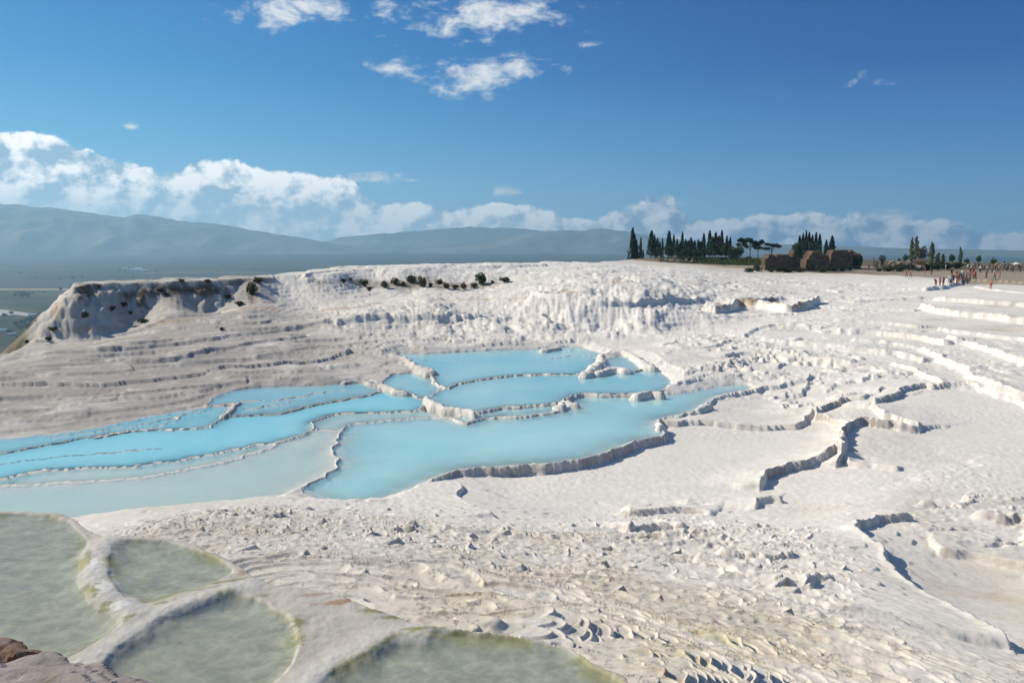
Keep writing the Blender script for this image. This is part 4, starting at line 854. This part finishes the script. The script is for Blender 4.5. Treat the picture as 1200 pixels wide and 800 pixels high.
for i, (u, v, w, r, k, lab) in enumerate([(1061, 296, 7.5, 222, 0, 'small lollipop tree standing alone left of the poplars'), (1081, 286, 13, 230, 1, 'large dense grey green tree behind the orange hut'), (1034, 297, 9.5, 206, 1, 'pale olive tree on the low tan wall beside the big round bush'), (1053, 301, 5, 214, 1, 'faint small pale tree above the low tan wall'), (1116, 296, 8.5, 226, 0, 'bushy small tree left of the lone slim poplar'), (1133, 301, 6, 224, 0, 'small round tree right of the lone slim poplar'), (1146.5, 297.5, 7, 230, 0, 'lollipop tree with a thin trunk above the middle of the crowd'), (1164.8, 301, 7, 226, 0, 'leaning lollipop tree above the right of the crowd')]):
    p = at_range(u, 306, r); plant_tree('small_tree', LO[k], p, top_h(u, v, p), w / F_PX * r, lab, 'tree', 'small trees on the far plateau', i * 1.9)
BU = [bush_mesh(601 + i, m) for i, m in enumerate([F_bush, F_bush, F_dry, F_pale, F_round])]
def bushes(rows, name, lab, grp, cat='bush'):
    for i, (u, v, w, h, k) in enumerate(rows):
        p = hit(u, v, 20)
        if p is None: p = at_range(u, v, 200)
        s = math.hypot(p[0], p[1]) / F_PX
        o = obj(name, BU[k], None, (p[0], p[1], p[2] - .1 * h * s), (0, 0, i * 2.3), (w * s * 1.25, w * s * 1.1, h * s * 1.0))
        tag(o, lab.format(o=ORD[i] if i < 20 else 'last', kind={0: 'dark green', 1: 'dark green', 2: 'dry brown', 3: 'pale olive', 4: 'green'}[k]), cat, grp)
bushes([(403, 332, 6, 7, 1), (411, 329, 5, 5, 2), (427, 335, 8, 10, 0), (433, 341, 6, 6, 1), (450, 337, 9, 11, 3), (463, 333, 9, 10, 0), (473, 335, 6, 7, 2), (482, 331, 11, 12, 3), (495, 336, 10, 16, 2), (504, 337, 6, 7, 1), (515, 333, 8, 8, 2), (523, 338, 7, 9, 2), (533, 339, 8, 7, 1), (543, 338, 9, 9, 2), (556, 337, 8, 8, 3), (564, 334, 13, 17, 4), (577, 332, 5, 5, 2), (592, 331, 12, 9, 3)], 'bush', '{kind} bush below the ridge, {o} from the left along the cliff foot', 'bushes along the foot of the ridge')
bushes([(32, 402, 5, 5, 3), (57, 399, 6, 6, 3), (62, 387, 7, 5, 0), (100, 372, 7, 9, 3), (116, 337, 4, 4, 2), (132, 364, 6, 8, 3), (146, 359, 6, 7, 3), (153, 368, 4, 4, 1), (167, 378, 9, 6, 0), (188, 342, 7, 6, 3), (196, 346, 4, 4, 0), (213, 330, 6, 4, 2), (243, 331, 8, 5, 3), (260, 387, 5, 5, 3), (268, 349, 7, 5, 1), (280, 358, 9, 6, 1), (295, 344, 10, 16, 0), (303, 331, 12, 8, 2)], 'shrub', '{kind} shrub on the left white cliff, {o} from the left', 'shrubs on the left cliff', 'shrub')
bushes([(878, 319, 10, 7, 3), (886, 318, 10, 11, 3), (904, 319, 10, 6, 1), (913, 319, 14, 9, 1), (924, 319, 12, 8, 0), (937, 319, 10, 7, 0), (947, 318, 11, 11, 1), (965, 319, 11, 11, 0), (978, 318, 10, 7, 1), (987, 317, 11, 9, 0), (996, 317, 8, 6, 1), (1030, 318, 6, 5, 2), (1041, 318, 10, 8, 0), (1053, 318, 11, 9, 0), (1066, 317, 10, 10, 3), (1076, 317, 9, 6, 3), (1086, 317, 10, 9, 0), (1098, 316, 12, 10, 0), (1110, 316, 12, 9, 1), (1122, 315, 12, 8, 1)], 'hedge_bush', '{kind} bush at the foot of the ruins and hedge, {o} from the left', 'bushes along the edge of the plateau')
p = hit(1011, 316, 20) or at_range(1011, 316, 190); s = math.hypot(p[0], p[1]) / F_PX
tag(obj('round_bush', bush_mesh(650, F_round, 2600), None, (p[0], p[1] + 6, p[2] - .2), (0, 0, 0), (27 * s, 25 * s, 23 * s)), 'big rounded dark green bush at the right end of the brick ruins', 'bush')
bushes([(795, 306, 9, 4, 1), (806, 306, 10, 5, 0), (815, 307, 9, 6, 1), (823, 305, 7, 4, 3), (848, 305, 7, 4, 1), (858, 304, 8, 5, 0), (878, 304, 6, 5, 3)], 'low_shrub', '{kind} low shrub on the grass below the cypress row, {o} from the left', 'shrubs on the grass terrace', 'shrub')
# grass strip under the trees
g = np.random.RandomState(9); gp = []
for _ in range(7000):
    u = g.uniform(795, 900); r = g.uniform(205, 250); q = at_range(u, 304, r); gp.append((q[0], q[1], q[2] + .12))
tag(obj('grass', leaves('grass', gp, .42, foliage('grass_blades', (.075, .105, .03)), 77)), kind='stuff')

# ------------------------------------------------------------------ ruins, walls, hut
def stone(name, a, b, brick):
    m, T = mat(name); co = T.n('ShaderNodeTexCoord').outputs['Object']
    c = T.ramp(T.noise(co, .9, 7, .65), [(.3, a), (.7, b)])
    mp = T.n('ShaderNodeMapping'); T.put(mp.inputs[0], co); mp.inputs['Rotation'].default_value = (R(90), 0, 0)
    br = T.n('ShaderNodeTexBrick'); T.put(br.inputs[0], mp.outputs[0]); br.inputs['Scale'].default_value = brick
    br.inputs[1].default_value = (.85, .85, .85, 1); br.inputs[2].default_value = (1.1, 1.05, 1, 1); br.inputs[3].default_value = (.55, .55, .55, 1); br.inputs['Mortar Size'].default_value = .03
    c = T.mix(.75, c, br.outputs[0], 'MULTIPLY')
    T.out(principled(T, c, .95, .1, bump(T, T.noise(co, 4, 6, .7), .8, .15)).outputs[0]); return m
S_ruin = stone('ruin_brick', (.07, .05, .036), (.22, .15, .10), 2.2); S_tan = stone('tan_stone', (.30, .23, .15), (.48, .38, .26), 1.5); S_or = stone('orange_stone', (.34, .17, .08), (.48, .26, .13), 2.5)
def rubble(prof, thick, seed, n=0.35):
    """a broken wall: profile of (x, height) pairs in metres, extruded, eroded"""
    xs = np.arange(prof[0][0], prof[-1][0] + .01, .25); hs = np.interp(xs, [p[0] for p in prof], [p[1] for p in prof]); V = []; rows = []
    for i, (x, h) in enumerate(zip(xs, hs)):
        h = max(.2, .92 * h + .9 * mnoise.noise((x * .9, seed, 0)) + .5 * mnoise.noise((x * 2.3, seed + 5, 0)) + (.25 if int(x / .75) % 2 else 0)); h = max(.3, round(h / .85 + .25 * mnoise.noise((x * 2, seed, 3))) * .85); sec = []
        m = 12
        for k in range(m + 1): sec.append((x, -thick / 2, h * k / m - .3 * (k == 0)))
        for k in range(1, 4): sec.append((x, -thick / 2 + thick * k / 4, h + .15))
        for k in range(m, -1, -1): sec.append((x, thick / 2, h * k / m - .3 * (k == 0)))
        row = []
        for q in sec:
            v = Vector(q); d = mnoise.noise_vector(v * .55 + Vector((seed, 0, 0))) * n * .5 + mnoise.noise_vector(v * 1.7) * n * .6
            sc_ = .35 if i in (0, len(xs) - 1) else 1
            v += Vector((d.x * 1.0, d.y, d.z * .5)) ; row.append(len(V)); V.append(tuple(v))
        rows.append(row)
    Fc = []
    for a, b in zip(rows, rows[1:]):
        for k in range(len(a) - 1): Fc.append((a[k], b[k], b[k + 1], a[k + 1]))
    Fc.append(tuple(rows[0])); Fc.append(tuple(reversed(rows[-1])))
    return V, Fc
def ruin(name, u0, u1, vbase, r, prof_px, thick, seed, m, label, cat, turn=0.0):
    uc = (u0 + u1) / 2; p = at_range(uc, vbase, r); s = r / F_PX; d = ray(uc, vbase); a = math.atan2(d[0], d[1])
    zb = p[2]
    prof = [((u - uc) * s, max(.3, top_h(u, v, (p[0], p[1], zb)))) for u, v in prof_px]
    V, Fc = rubble(prof, thick, seed)
    return tag(obj(name, mesh_np(name, V, Fc, [m]), None, (p[0], p[1], zb - .05), (0, 0, -a + turn)), label, cat)
ruin('brick_ruin', 894, 934, 318, 186, [(894, 301), (896, 299.5), (902, 300.5), (907, 298.5), (912, 298), (920, 297.6), (928, 297), (933, 299), (934, 302)], 2.4, 1, S_ruin, 'long low block of ruined brick wall, left one of three big ruins', 'ruin', .45)
ruin('brick_ruin', 940, 973, 317, 186, [(940, 312), (943, 303), (946, 296), (950, 293), (956, 292.2), (961, 296), (966, 300), (970, 306), (973, 312)], 2.6, 2, S_ruin, 'peaked ruined brick mass with sloping sides, middle one of three big ruins', 'ruin', .5)
ruin('brick_ruin', 970, 996, 314, 195, [(970, 300), (971, 294), (974, 292.6), (978, 293.5), (980, 292), (988, 292), (994, 292.6), (996, 298)], 2.6, 3, S_ruin, 'tall flat topped ruined brick block, right one of three big ruins', 'ruin', .5)
ruin('ruined_wall', 995, 1007, 313, 199, [(995, 298), (999, 294.5), (1003, 294.2), (1007, 299)], 3.0, 4, S_ruin, 'narrow broken brick pier behind the big round bush', 'ruin')
ruin('ruined_wall', 1025, 1046, 314, 205, [(1025, 305), (1029, 306), (1034, 308), (1039, 306.5), (1043, 306), (1046, 309)], 1.2, 5, S_tan, 'low broken tan wall right of the big round bush', 'wall')
ruin('ruined_wall', 1046, 1066, 313, 207, [(1046, 308), (1052, 307), (1058, 307.4), (1066, 307.6)], 1.2, 6, S_tan, 'low level tan wall running left of the orange hut', 'wall')
ruin('ruined_wall', 772, 812, 306, 206, [(772, 304.5), (780, 304.8), (795, 306), (812, 308)], .9, 7, S_tan, 'long low tan kerb wall below the cypress row', 'wall')
def box(x0, x1, y0, y1, z0, z1):
    return [(x, y, z) for z in (z0, z1) for y in (y0, y1) for x in (x0, x1)], [(0, 2, 3, 1), (4, 5, 7, 6), (0, 1, 5, 4), (2, 6, 7, 3), (0, 4, 6, 2), (1, 3, 7, 5)]
def plain(name, c, rough=.8):
    m, T = mat(name); n = T.noise(T.n('ShaderNodeTexCoord').outputs['Object'], 3, 4)
    T.out(principled(T, T.mix(n, tuple(x * .85 for x in c), tuple(min(1, x * 1.12) for x in c)), rough, .2).outputs[0]); return m
p = at_range(1078, 312, 204)
h = tag(empty('stone_hut', p, -.5), 'small orange stone hut with a pale doorway between the poplars', 'hut')
obj('wall', mesh_np('wall', *box(-1.1, 1.1, -1, 1, -.3, 2.1), [S_or]), h)
obj('door', mesh_np('door', *box(-.75, -.15, -1.06, -1.0, 0, 1.3), [plain('pale_door', (.6, .55, .42))]), h)
rv = [(-1.3, -1.2, 2.1), (1.3, -1.2, 2.1), (1.3, 1.2, 2.1), (-1.3, 1.2, 2.1), (-.9, 0, 2.75), (.9, 0, 2.75)]
obj('roof', mesh_np('roof', rv, [(0, 1, 5, 4), (1, 2, 5), (2, 3, 4, 5), (3, 0, 4), (3, 2, 1, 0)], [S_ruin]), h)

# ------------------------------------------------------------------ people on the plateau
def mcol(name, c): return plain(name, c, .85)
SK = mcol('skin', (.42, .25, .17)); HA = mcol('hair', (.03, .02, .015))
CLO = {'red': mcol('red_cloth', (.42, .05, .05)), 'white': mcol('white_cloth', (.75, .74, .72)), 'navy': mcol('navy_cloth', (.03, .045, .10)), 'black': mcol('black_cloth', (.02, .02, .022)), 'light blue': mcol('blue_cloth', (.30, .45, .62)), 'orange': mcol('orange_cloth', (.55, .18, .07)), 'brown': mcol('brown_cloth', (.16, .08, .06)), 'yellow': mcol('yellow_cloth', (.6, .5, .12)), 'tan': mcol('tan_cloth', (.38, .29, .19)), 'green': mcol('green_cloth', (.08, .13, .06))}
def skin_body(pose):
    J = {'pel': (0, 0, .93, .125), 'bel': (0, 0, 1.10, .125), 'che': (0, .01, 1.30, .145), 'nck': (0, .0, 1.47, .055), 'hd1': (0, -.02, 1.56, .085), 'hd2': (0, -.015, 1.66, .078)}
    E = [('pel', 'bel'), ('bel', 'che'), ('che', 'nck'), ('nck', 'hd1'), ('hd1', 'hd2')]
    for s, n in ((-1, 'l'), (1, 'r')):
        st = {'stand': .0, 'walk': .20 * s, 'reach': .06 * s, 'bend': .0}[pose]
        J['hip' + n] = (.09 * s, 0, .88, .095); J['kne' + n] = (.10 * s, -st * .6 - .02, .48, .062); J['ank' + n] = (.11 * s, -st + .02 + (.06 if st < 0 else 0), .08, .042); J['toe' + n] = (.12 * s, -st - .14, .035, .035)
        J['sho' + n] = (.18 * s, 0, 1.40, .062); J['elb' + n] = (.25 * s, .03 + st * .5, 1.13, .043); J['wri' + n] = (.24 * s, -.06 + st, .90, .032); J['han' + n] = (.235 * s, -.09 + st, .80, .035)
        if pose == 'reach' and s > 0: J['elbr'] = (.36, -.1, 1.52, .043); J['wrir'] = (.30, -.16, 1.72, .032); J['hanr'] = (.28, -.16, 1.80, .035)
        E += [('pel', 'hip' + n), ('hip' + n, 'kne' + n), ('kne' + n, 'ank' + n), ('ank' + n, 'toe' + n), ('che', 'sho' + n), ('sho' + n, 'elb' + n), ('elb' + n, 'wri' + n), ('wri' + n, 'han' + n)]
    if pose == 'bend':
        for k in J:
            x, y, z, r = J[k]
            if z > .95 or k[:3] in ('elb', 'wri', 'han', 'sho'):
                t = z - .93; c, s_ = math.cos(.75), math.sin(.75); J[k] = (x, y * c - t * s_, .93 + t * c, r)
    names = list(J); me = bpy.data.meshes.new('body'); me.from_pydata([J[n][:3] for n in names], [(names.index(a), names.index(b)) for a, b in E], [])
    o = bpy.data.objects.new('body_source', me); COL.objects.link(o)
    md = o.modifiers.new('s', 'SKIN')
    for i, n in enumerate(names): me.skin_vertices[0].data[i].radius = (J[n][3], J[n][3] * (.75 if n in ('bel', 'che', 'pel') else 1)); me.skin_vertices[0].data[i].use_root = (n == 'pel')
    o.modifiers.new('d', 'SUBSURF').levels = 1
    dg = bpy.context.evaluated_depsgraph_get(); out = bpy.data.meshes.new_from_object(o.evaluated_get(dg)); bpy.data.objects.remove(o)
    # faces: 0 skin 1 hair 2 top 3 trousers, by the nearest bone
    segs = []
    for a, b in E:
        if 'hd' in b: mi = 0
        elif b == 'nck': mi = 2
        elif a[:3] in ('kne', 'ank', 'hip') or b[:3] == 'hip': mi = 3 if a[:3] != 'ank' else 1
        elif a[:3] in ('elb', 'wri'): mi = 0
        else: mi = 2
        segs.append((Vector(J[a][:3]), Vector(J[b][:3]), mi))
    hd = Vector(J['hd2'][:3])
    for f in out.polygons:
        c = f.center; best = (9, 0)
        for a, b, mi in segs:
            t = max(0, min(1, (c - a).dot(b - a) / (b - a).length_squared)); q = (c - a - (b - a) * t).length
            if q < best[0]: best = (q, mi)
        mi = best[1]
        if mi == 0 and (c - hd).length < .16 and (c.z > hd.z + .01 or c.y > hd.y + .02): mi = 1
        f.material_index = mi; f.use_smooth = True
    return out
BOD = {k: skin_body(k) for k in ('stand', 'walk', 'reach', 'bend')}
CACHE = {}
def person_mesh(pose, top, legs):
    k = (pose, top, legs)
    if k not in CACHE:
        m = BOD[pose].copy(); m.name = 'person'
        for x in (SK, HA, SK if top == 'bare' else CLO[top], SK if legs == 'bare' else CLO[legs]): m.materials.append(x)
        CACHE[k] = m
    return CACHE[k]
rp = random.Random(21); PEOPLE = []
def folk(u, v, place, top=None, legs=None, pose=None):
    p = hit(u, v, 60)
    if p is None or math.hypot(p[0], p[1]) > 260: p = at_range(u, v, rp.uniform(190, 215)); p = (p[0], p[1], p[2] + .06)
    top = top or rp.choice(['red', 'brown', 'black', 'navy', 'white', 'light blue', 'orange', 'brown', 'black', 'navy', 'bare', 'tan', 'white', 'green']); legs = legs or rp.choice(['navy', 'black', 'black', 'brown', 'tan', 'bare', 'navy', 'brown'])
    pose = pose or rp.choice(['stand', 'stand', 'walk', 'walk', 'bend', 'reach'])
    PEOPLE.append((u, p, place, top, legs, pose))
for u, v, pl, t, l, po in [(1062, 325.5, 'left one of two walking on the white terrace', 'bare', 'red', 'walk'), (1067, 325.5, 'right one of two walking on the white terrace', 'bare', 'brown', 'walk'), (1084, 323, 'alone right of the white terrace pair', 'red', 'bare', 'stand'), (1091.5, 322, 'below the hedge left of the dense group', 'black', 'brown', 'stand'), (1101.2, 335.5, 'left of the nearest pair', 'bare', 'red', 'stand'), (1105.3, 335.5, 'right of the nearest pair', 'red', 'black', 'stand'), (1096.5, 336, 'crouching left of the nearest pair', 'brown', 'black', 'bend'), (1161, 339, 'alone below the white wall', 'bare', 'red', 'stand'),
                          (1155.5, 326.5, 'left one of three spaced out on the tan ground', 'brown', 'black', 'walk'), (1165.3, 328, 'middle one of three spaced out on the tan ground', 'red', 'navy', 'walk'), (1171.5, 326.5, 'right one of three spaced out on the tan ground', 'brown', 'red', 'stand'), (1108, 317.5, 'by the hedge above the dense group', 'white', 'tan', 'stand'), (1076, 318.5, 'under the poplars on the left', 'white', 'black', 'stand'), (1079, 318, 'under the poplars on the right', 'white', 'navy', 'bend'), (1018, 317.5, 'beside the big round bush', 'red', 'red', 'stand')]:
    folk(u, v, pl, t, l, po)
for _ in range(26): folk(rp.uniform(1111, 1133), rp.uniform(324, 334.5), 'in the dense near group')
for _ in range(7): folk(rp.uniform(1134, 1143), rp.uniform(321, 328), 'right of the dense near group', rp.choice(['orange', 'bare', 'red']))
for _ in range(14): folk(rp.uniform(1132, 1156), rp.uniform(313.5, 320.5), 'in the loose middle crowd')
for _ in range(9): folk(rp.uniform(1156, 1176), rp.uniform(313.5, 320), 'in the thin crowd part')
for _ in range(24): folk(rp.uniform(1174, 1203), rp.uniform(311.5, 319), 'in the far right cluster')
alike = {}
for q in sorted(PEOPLE, key=lambda q: q[0]):
    alike.setdefault((q[2], q[3], q[4], q[5]), []).append(q)
for (pl, t, l, po), qs in alike.items():
    for i, (u, p, *_r) in enumerate(qs):
        who = ('bare chested person' if t == 'bare' else f'person in {t} top'); lg = '' if l == 'bare' else f' and {l} ' + ('shorts' if t == 'bare' else 'trousers')
        act = {'stand': 'standing', 'walk': 'walking', 'reach': 'waving', 'bend': 'stooping'}[po]
        pl2 = pl.replace('crouching ', '').replace('walking ', '')
        pl2 = pl2.replace('one of ', 'of ') if len((who + lg + act + pl2).split()) > 13 else pl2
        lab = f"{who}{lg} {act} {pl2}" + (f", {ORD[i]}" if len(qs) > 1 else '')
        if len(lab.split()) > 16: lab = lab.replace(f'person in {t} top and', f'{t} topped person in')
        s = rp.uniform(.86, .97)
        o = obj('person', person_mesh(po, t, l), None, p, (0, 0, rp.uniform(0, 6.28)), (s, s, s)); tag(o, lab, 'person', 'people on the plateau')
# white sun umbrella over the crowd
p = at_range(1190.5, 316, 196)
um = tag(empty('sun_umbrella', (p[0], p[1], p[2])), 'small white sun umbrella open above the far right crowd', 'umbrella')
obj('pole', mesh_np('pole', *tube([(0, 0, 0), (0, 0, 2.35)], [.025, .02]), [M_bark]), um)
uv_ = [(0, 0, 2.45)] + [(.95 * math.cos(t * math.pi / 4), .95 * math.sin(t * math.pi / 4), 2.12) for t in range(8)] + [(0, 0, 2.40)] + [(.93 * math.cos(t * math.pi / 4), .93 * math.sin(t * math.pi / 4), 2.09) for t in range(8)]
uf = [(0, 1 + t, 1 + (t + 1) % 8) for t in range(8)] + [(9, 10 + (t + 1) % 8, 10 + t) for t in range(8)] + [(1 + t, 10 + t, 10 + (t + 1) % 8, 1 + (t + 1) % 8) for t in range(8)]
obj('canopy', mesh_np('canopy', uv_, uf, [CLO['white']]), um)

# ------------------------------------------------------------------ valley things
def vpt(u, v): x, y = P(u, v, VZ); return (x, y, VZ)
VT = round_meshes(701, F_round, .2, .5, 500, 7, None, .07)
vt = [(85, 327.5, 14), (96.5, 327, 14), (25, 321, 11), (67, 307, 13), (70, 328, 8), (42, 327, 9), (71, 341, 13), (26, 350, 22), (32, 349, 16), (39, 345, 9), (52, 344, 8), (111, 302, 16), (133, 307, 15), (156, 325, 9), (171, 326, 7), (18, 348, 14), (14, 369, 9), (20, 383, 12), (28, 381, 13), (35, 379, 14), (41, 376, 13), (46, 373, 12), (25, 387, 11), (12, 392, 10), (33, 386, 12), (5, 372, 10), (183, 320, 14), (140, 318, 14), (147, 319.5, 12), (52, 388, 9), (205, 305, 16), (230, 309, 14), (260, 312, 12), (120, 323, 9)]
for i, (u, v, hh) in enumerate(vt):
    q = vpt(u, v); w = hh * rs.uniform(.9, 1.4)
    bx = int(u // 50); plant_tree('valley_tree', VT, q, hh, w, f"tiny dark tree on the hazy valley floor, {ORD[i % 20]} {'of the nearer field trees' if v > 340 else ('of the middle field trees' if v > 322 or i < 20 else 'of the farthest field trees')}", 'tree', 'field trees in the valley', i)
M_wh = plain('white_panel', (.75, .76, .76)); M_bl = plain('blue_roof', (.35, .50, .58)); M_gr = plain('grey_roof', (.33, .35, .36)); M_rd = plain('red_roof', (.38, .17, .12))
def shed(name, u, v, L, Wd, H, wall, roof, label, cat):
    q = vpt(u, v); e = tag(empty(name, q, -math.atan2(q[0], q[1])), label, cat)
    obj('wall', mesh_np('wall', *box(-L / 2, L / 2, -Wd / 2, Wd / 2, 0, H), [wall]), e)
    k = Wd * .22
    rv = [(-L / 2 - .5, -Wd / 2 - .5, H), (L / 2 + .5, -Wd / 2 - .5, H), (L / 2 + .5, Wd / 2 + .5, H), (-L / 2 - .5, Wd / 2 + .5, H), (-L / 2 - .5, 0, H + k), (L / 2 + .5, 0, H + k)]
    obj('roof', mesh_np('roof', rv, [(0, 1, 5, 4), (1, 2, 5), (2, 3, 4, 5), (3, 0, 4), (3, 2, 1, 0)], [roof]), e)
shed('greenhouse', 53.5, 292.2, 260, 90, 9, M_wh, M_wh, 'long white greenhouse in the far valley, left one of two', 'greenhouse')
shed('greenhouse', 89.5, 292.8, 200, 80, 9, M_wh, M_wh, 'long white greenhouse in the far valley, right one of two', 'greenhouse')
for u, v, L, wl, rf, lb in [(146.5, 316, 26, M_wh, M_gr, 'small white shed, leftmost of the valley farm buildings'), (156, 317.5, 36, M_wh, M_bl, 'blue roofed shed left of the largest pale valley farm building'), (162, 316.5, 34, M_wh, M_wh, 'palest and brightest of the valley farm buildings'), (168, 318.3, 30, M_bl, M_bl, 'blue shed near the pale valley farm building'), (176, 317.5, 36, M_wh, M_rd, 'red roofed house, rightmost of the valley farm buildings')]:
    shed('farm_building', u, v, L, 20, 7, wl, rf, lb, 'building')
shed('warehouse', 39, 370.5, 19, 9, 4, M_wh, M_bl, 'grey blue warehouse beside bare pale ground at the cliff foot', 'building')
shed('warehouse', 3, 388.5, 14, 8, 3.5, M_wh, M_bl, 'low shed with pale roof at the left edge of the photo', 'building')
shed('warehouse', 14, 393, 12, 7, 3, M_gr, M_gr, 'grey low shed among trees at the far left bottom of valley', 'building')
# bare ground and a pale field strip in the valley
def sheet(name, px, m, dz):
    pts = [P(u, v, VZ) for u, v in px]
    return tag(obj(name, mesh_np(name, [(x, y, VZ + dz) for x, y in pts], [tuple(range(len(pts)))[::-1] if False else tuple(range(len(pts)))], [m])), kind='structure')
M_bare = plain('bare_gravel', (.46, .42, .37)); M_stub = plain('stubble', (.36, .28, .15)); M_dark = plain('ploughed_soil', (.045, .042, .038))
sheet('bare_ground', [(-40, 372), (20, 369), (48, 373), (40, 368), (20, 365), (-5, 362), (-40, 362)], M_bare, .5)
sheet('stubble_field', [(-60, 340), (100, 340.5), (100, 338), (20, 338), (-60, 338)], M_stub, .5)
sheet('ploughed_field', [(-60, 337), (110, 337.5), (100, 328.5), (40, 327.5), (-60, 324)], M_dark, .4)

# ------------------------------------------------------------------ flagstones at the near left corner
S_flag, T = mat('flagstone')
co = T.n('ShaderNodeTexCoord').outputs['Object']
c = T.ramp(T.noise(co, 3.0, 8, .65), [(.28, (.23, .19, .17)), (.5, (.36, .30, .265)), (.72, (.47, .40, .36))])
c = T.mix(T.smooth(T.noise(co, 1.8, 4, .6), .56, .68), c, (.24, .21, .13))
T.out(principled(T, c, .85, .25, bump(T, T.noise(co, 9, 7, .65), .7, .03)).outputs[0])
S_flag2, T = mat('rusty_flagstone')
co = T.n('ShaderNodeTexCoord').outputs['Object']
c = T.ramp(T.noise(co, 7.0, 8, .7), [(.3, (.12, .085, .065)), (.5, (.27, .15, .08)), (.7, (.34, .28, .24))])
T.out(principled(T, c, .85, .25, bump(T, T.noise(co, 14, 7, .7), .9, .03)).outputs[0])
def slab(px, z, zb, seed, m, label, amp=.02, cell=.025):
    pts = np.array([P(u, v, z) for u, v in px]); x0, y0 = pts.min(0) - .1; x1, y1 = pts.max(0) + .1
    gx, gy = np.meshgrid(np.arange(x0, x1, cell), np.arange(y0, y1, cell))
    wx = gx + .05 * perlin(gx / .25, gy / .25, seed) + .02 * perlin(gx / .08, gy / .08, seed + 1); wy = gy + .05 * perlin(gx / .25, gy / .25, seed + 2) + .02 * perlin(gx / .08, gy / .08, seed + 3)
    ins = inside(wx, wy, [tuple(p) for p in pts]); d, _, _ = seg_dist(wx, wy, [tuple(p) for p in pts], True)
    zt = z + amp * fbm(gx / .5 + .3 * gy, gy / .22, seed + 4, 4) - .05 * np.exp(-d / .03) + .012 * np.floor(3 * perlin(gx / .6, gy / .5, seed + 9))
    cells = ins[:-1, :-1] & ins[1:, :-1] & ins[:-1, 1:] & ins[1:, 1:]
    ny, nx = gx.shape; idx = np.arange(nx * ny).reshape(ny, nx); N = nx * ny; F_ = []
    for i, j in zip(*np.where(cells)):
        a, b, c_, d_ = idx[i, j], idx[i, j + 1], idx[i + 1, j + 1], idx[i + 1, j]
        F_.append((a, b, c_, d_)); F_.append((a + N, d_ + N, c_ + N, b + N))
        for (p, q, k, l) in ((a, b, i - 1, j), (b, c_, i, j + 1), (c_, d_, i + 1, j), (d_, a, i, j - 1)):
            if not (0 <= k < cells.shape[0] and 0 <= l < cells.shape[1] and cells[k, l]): F_.append((p, p + N, q + N, q))
    F_ = np.array(F_); used = np.unique(F_); rm = np.full(2 * N, -1); rm[used] = np.arange(len(used))
    V = np.concatenate([np.stack([gx, gy, zt], -1).reshape(-1, 3), np.stack([gx, gy, 0 * gx + zb], -1).reshape(-1, 3)])[used]
    return tag(obj('flagstone', mesh_np('flagstone', V, rm[F_], [m], smooth=False)), label, 'stone')
slab([(-20, 770), (0, 768), (38, 757), (64, 757), (72, 759), (95, 767), (125, 773), (160, 787), (190, 800), (215, 815), (190, 900), (-250, 900), (-250, 800)], -2.72, -3.2, 3, S_flag, 'large pale brown flagstone at the near left corner beside the water')
slab([(-200, 715), (-60, 722), (0, 734), (13, 737), (36, 747), (60, 755), (40, 757), (0, 765), (-22, 767), (-250, 795)], -2.74, -3.2, 13, S_flag2, 'small rusty broken stone on the left edge behind the large flagstone', .03)
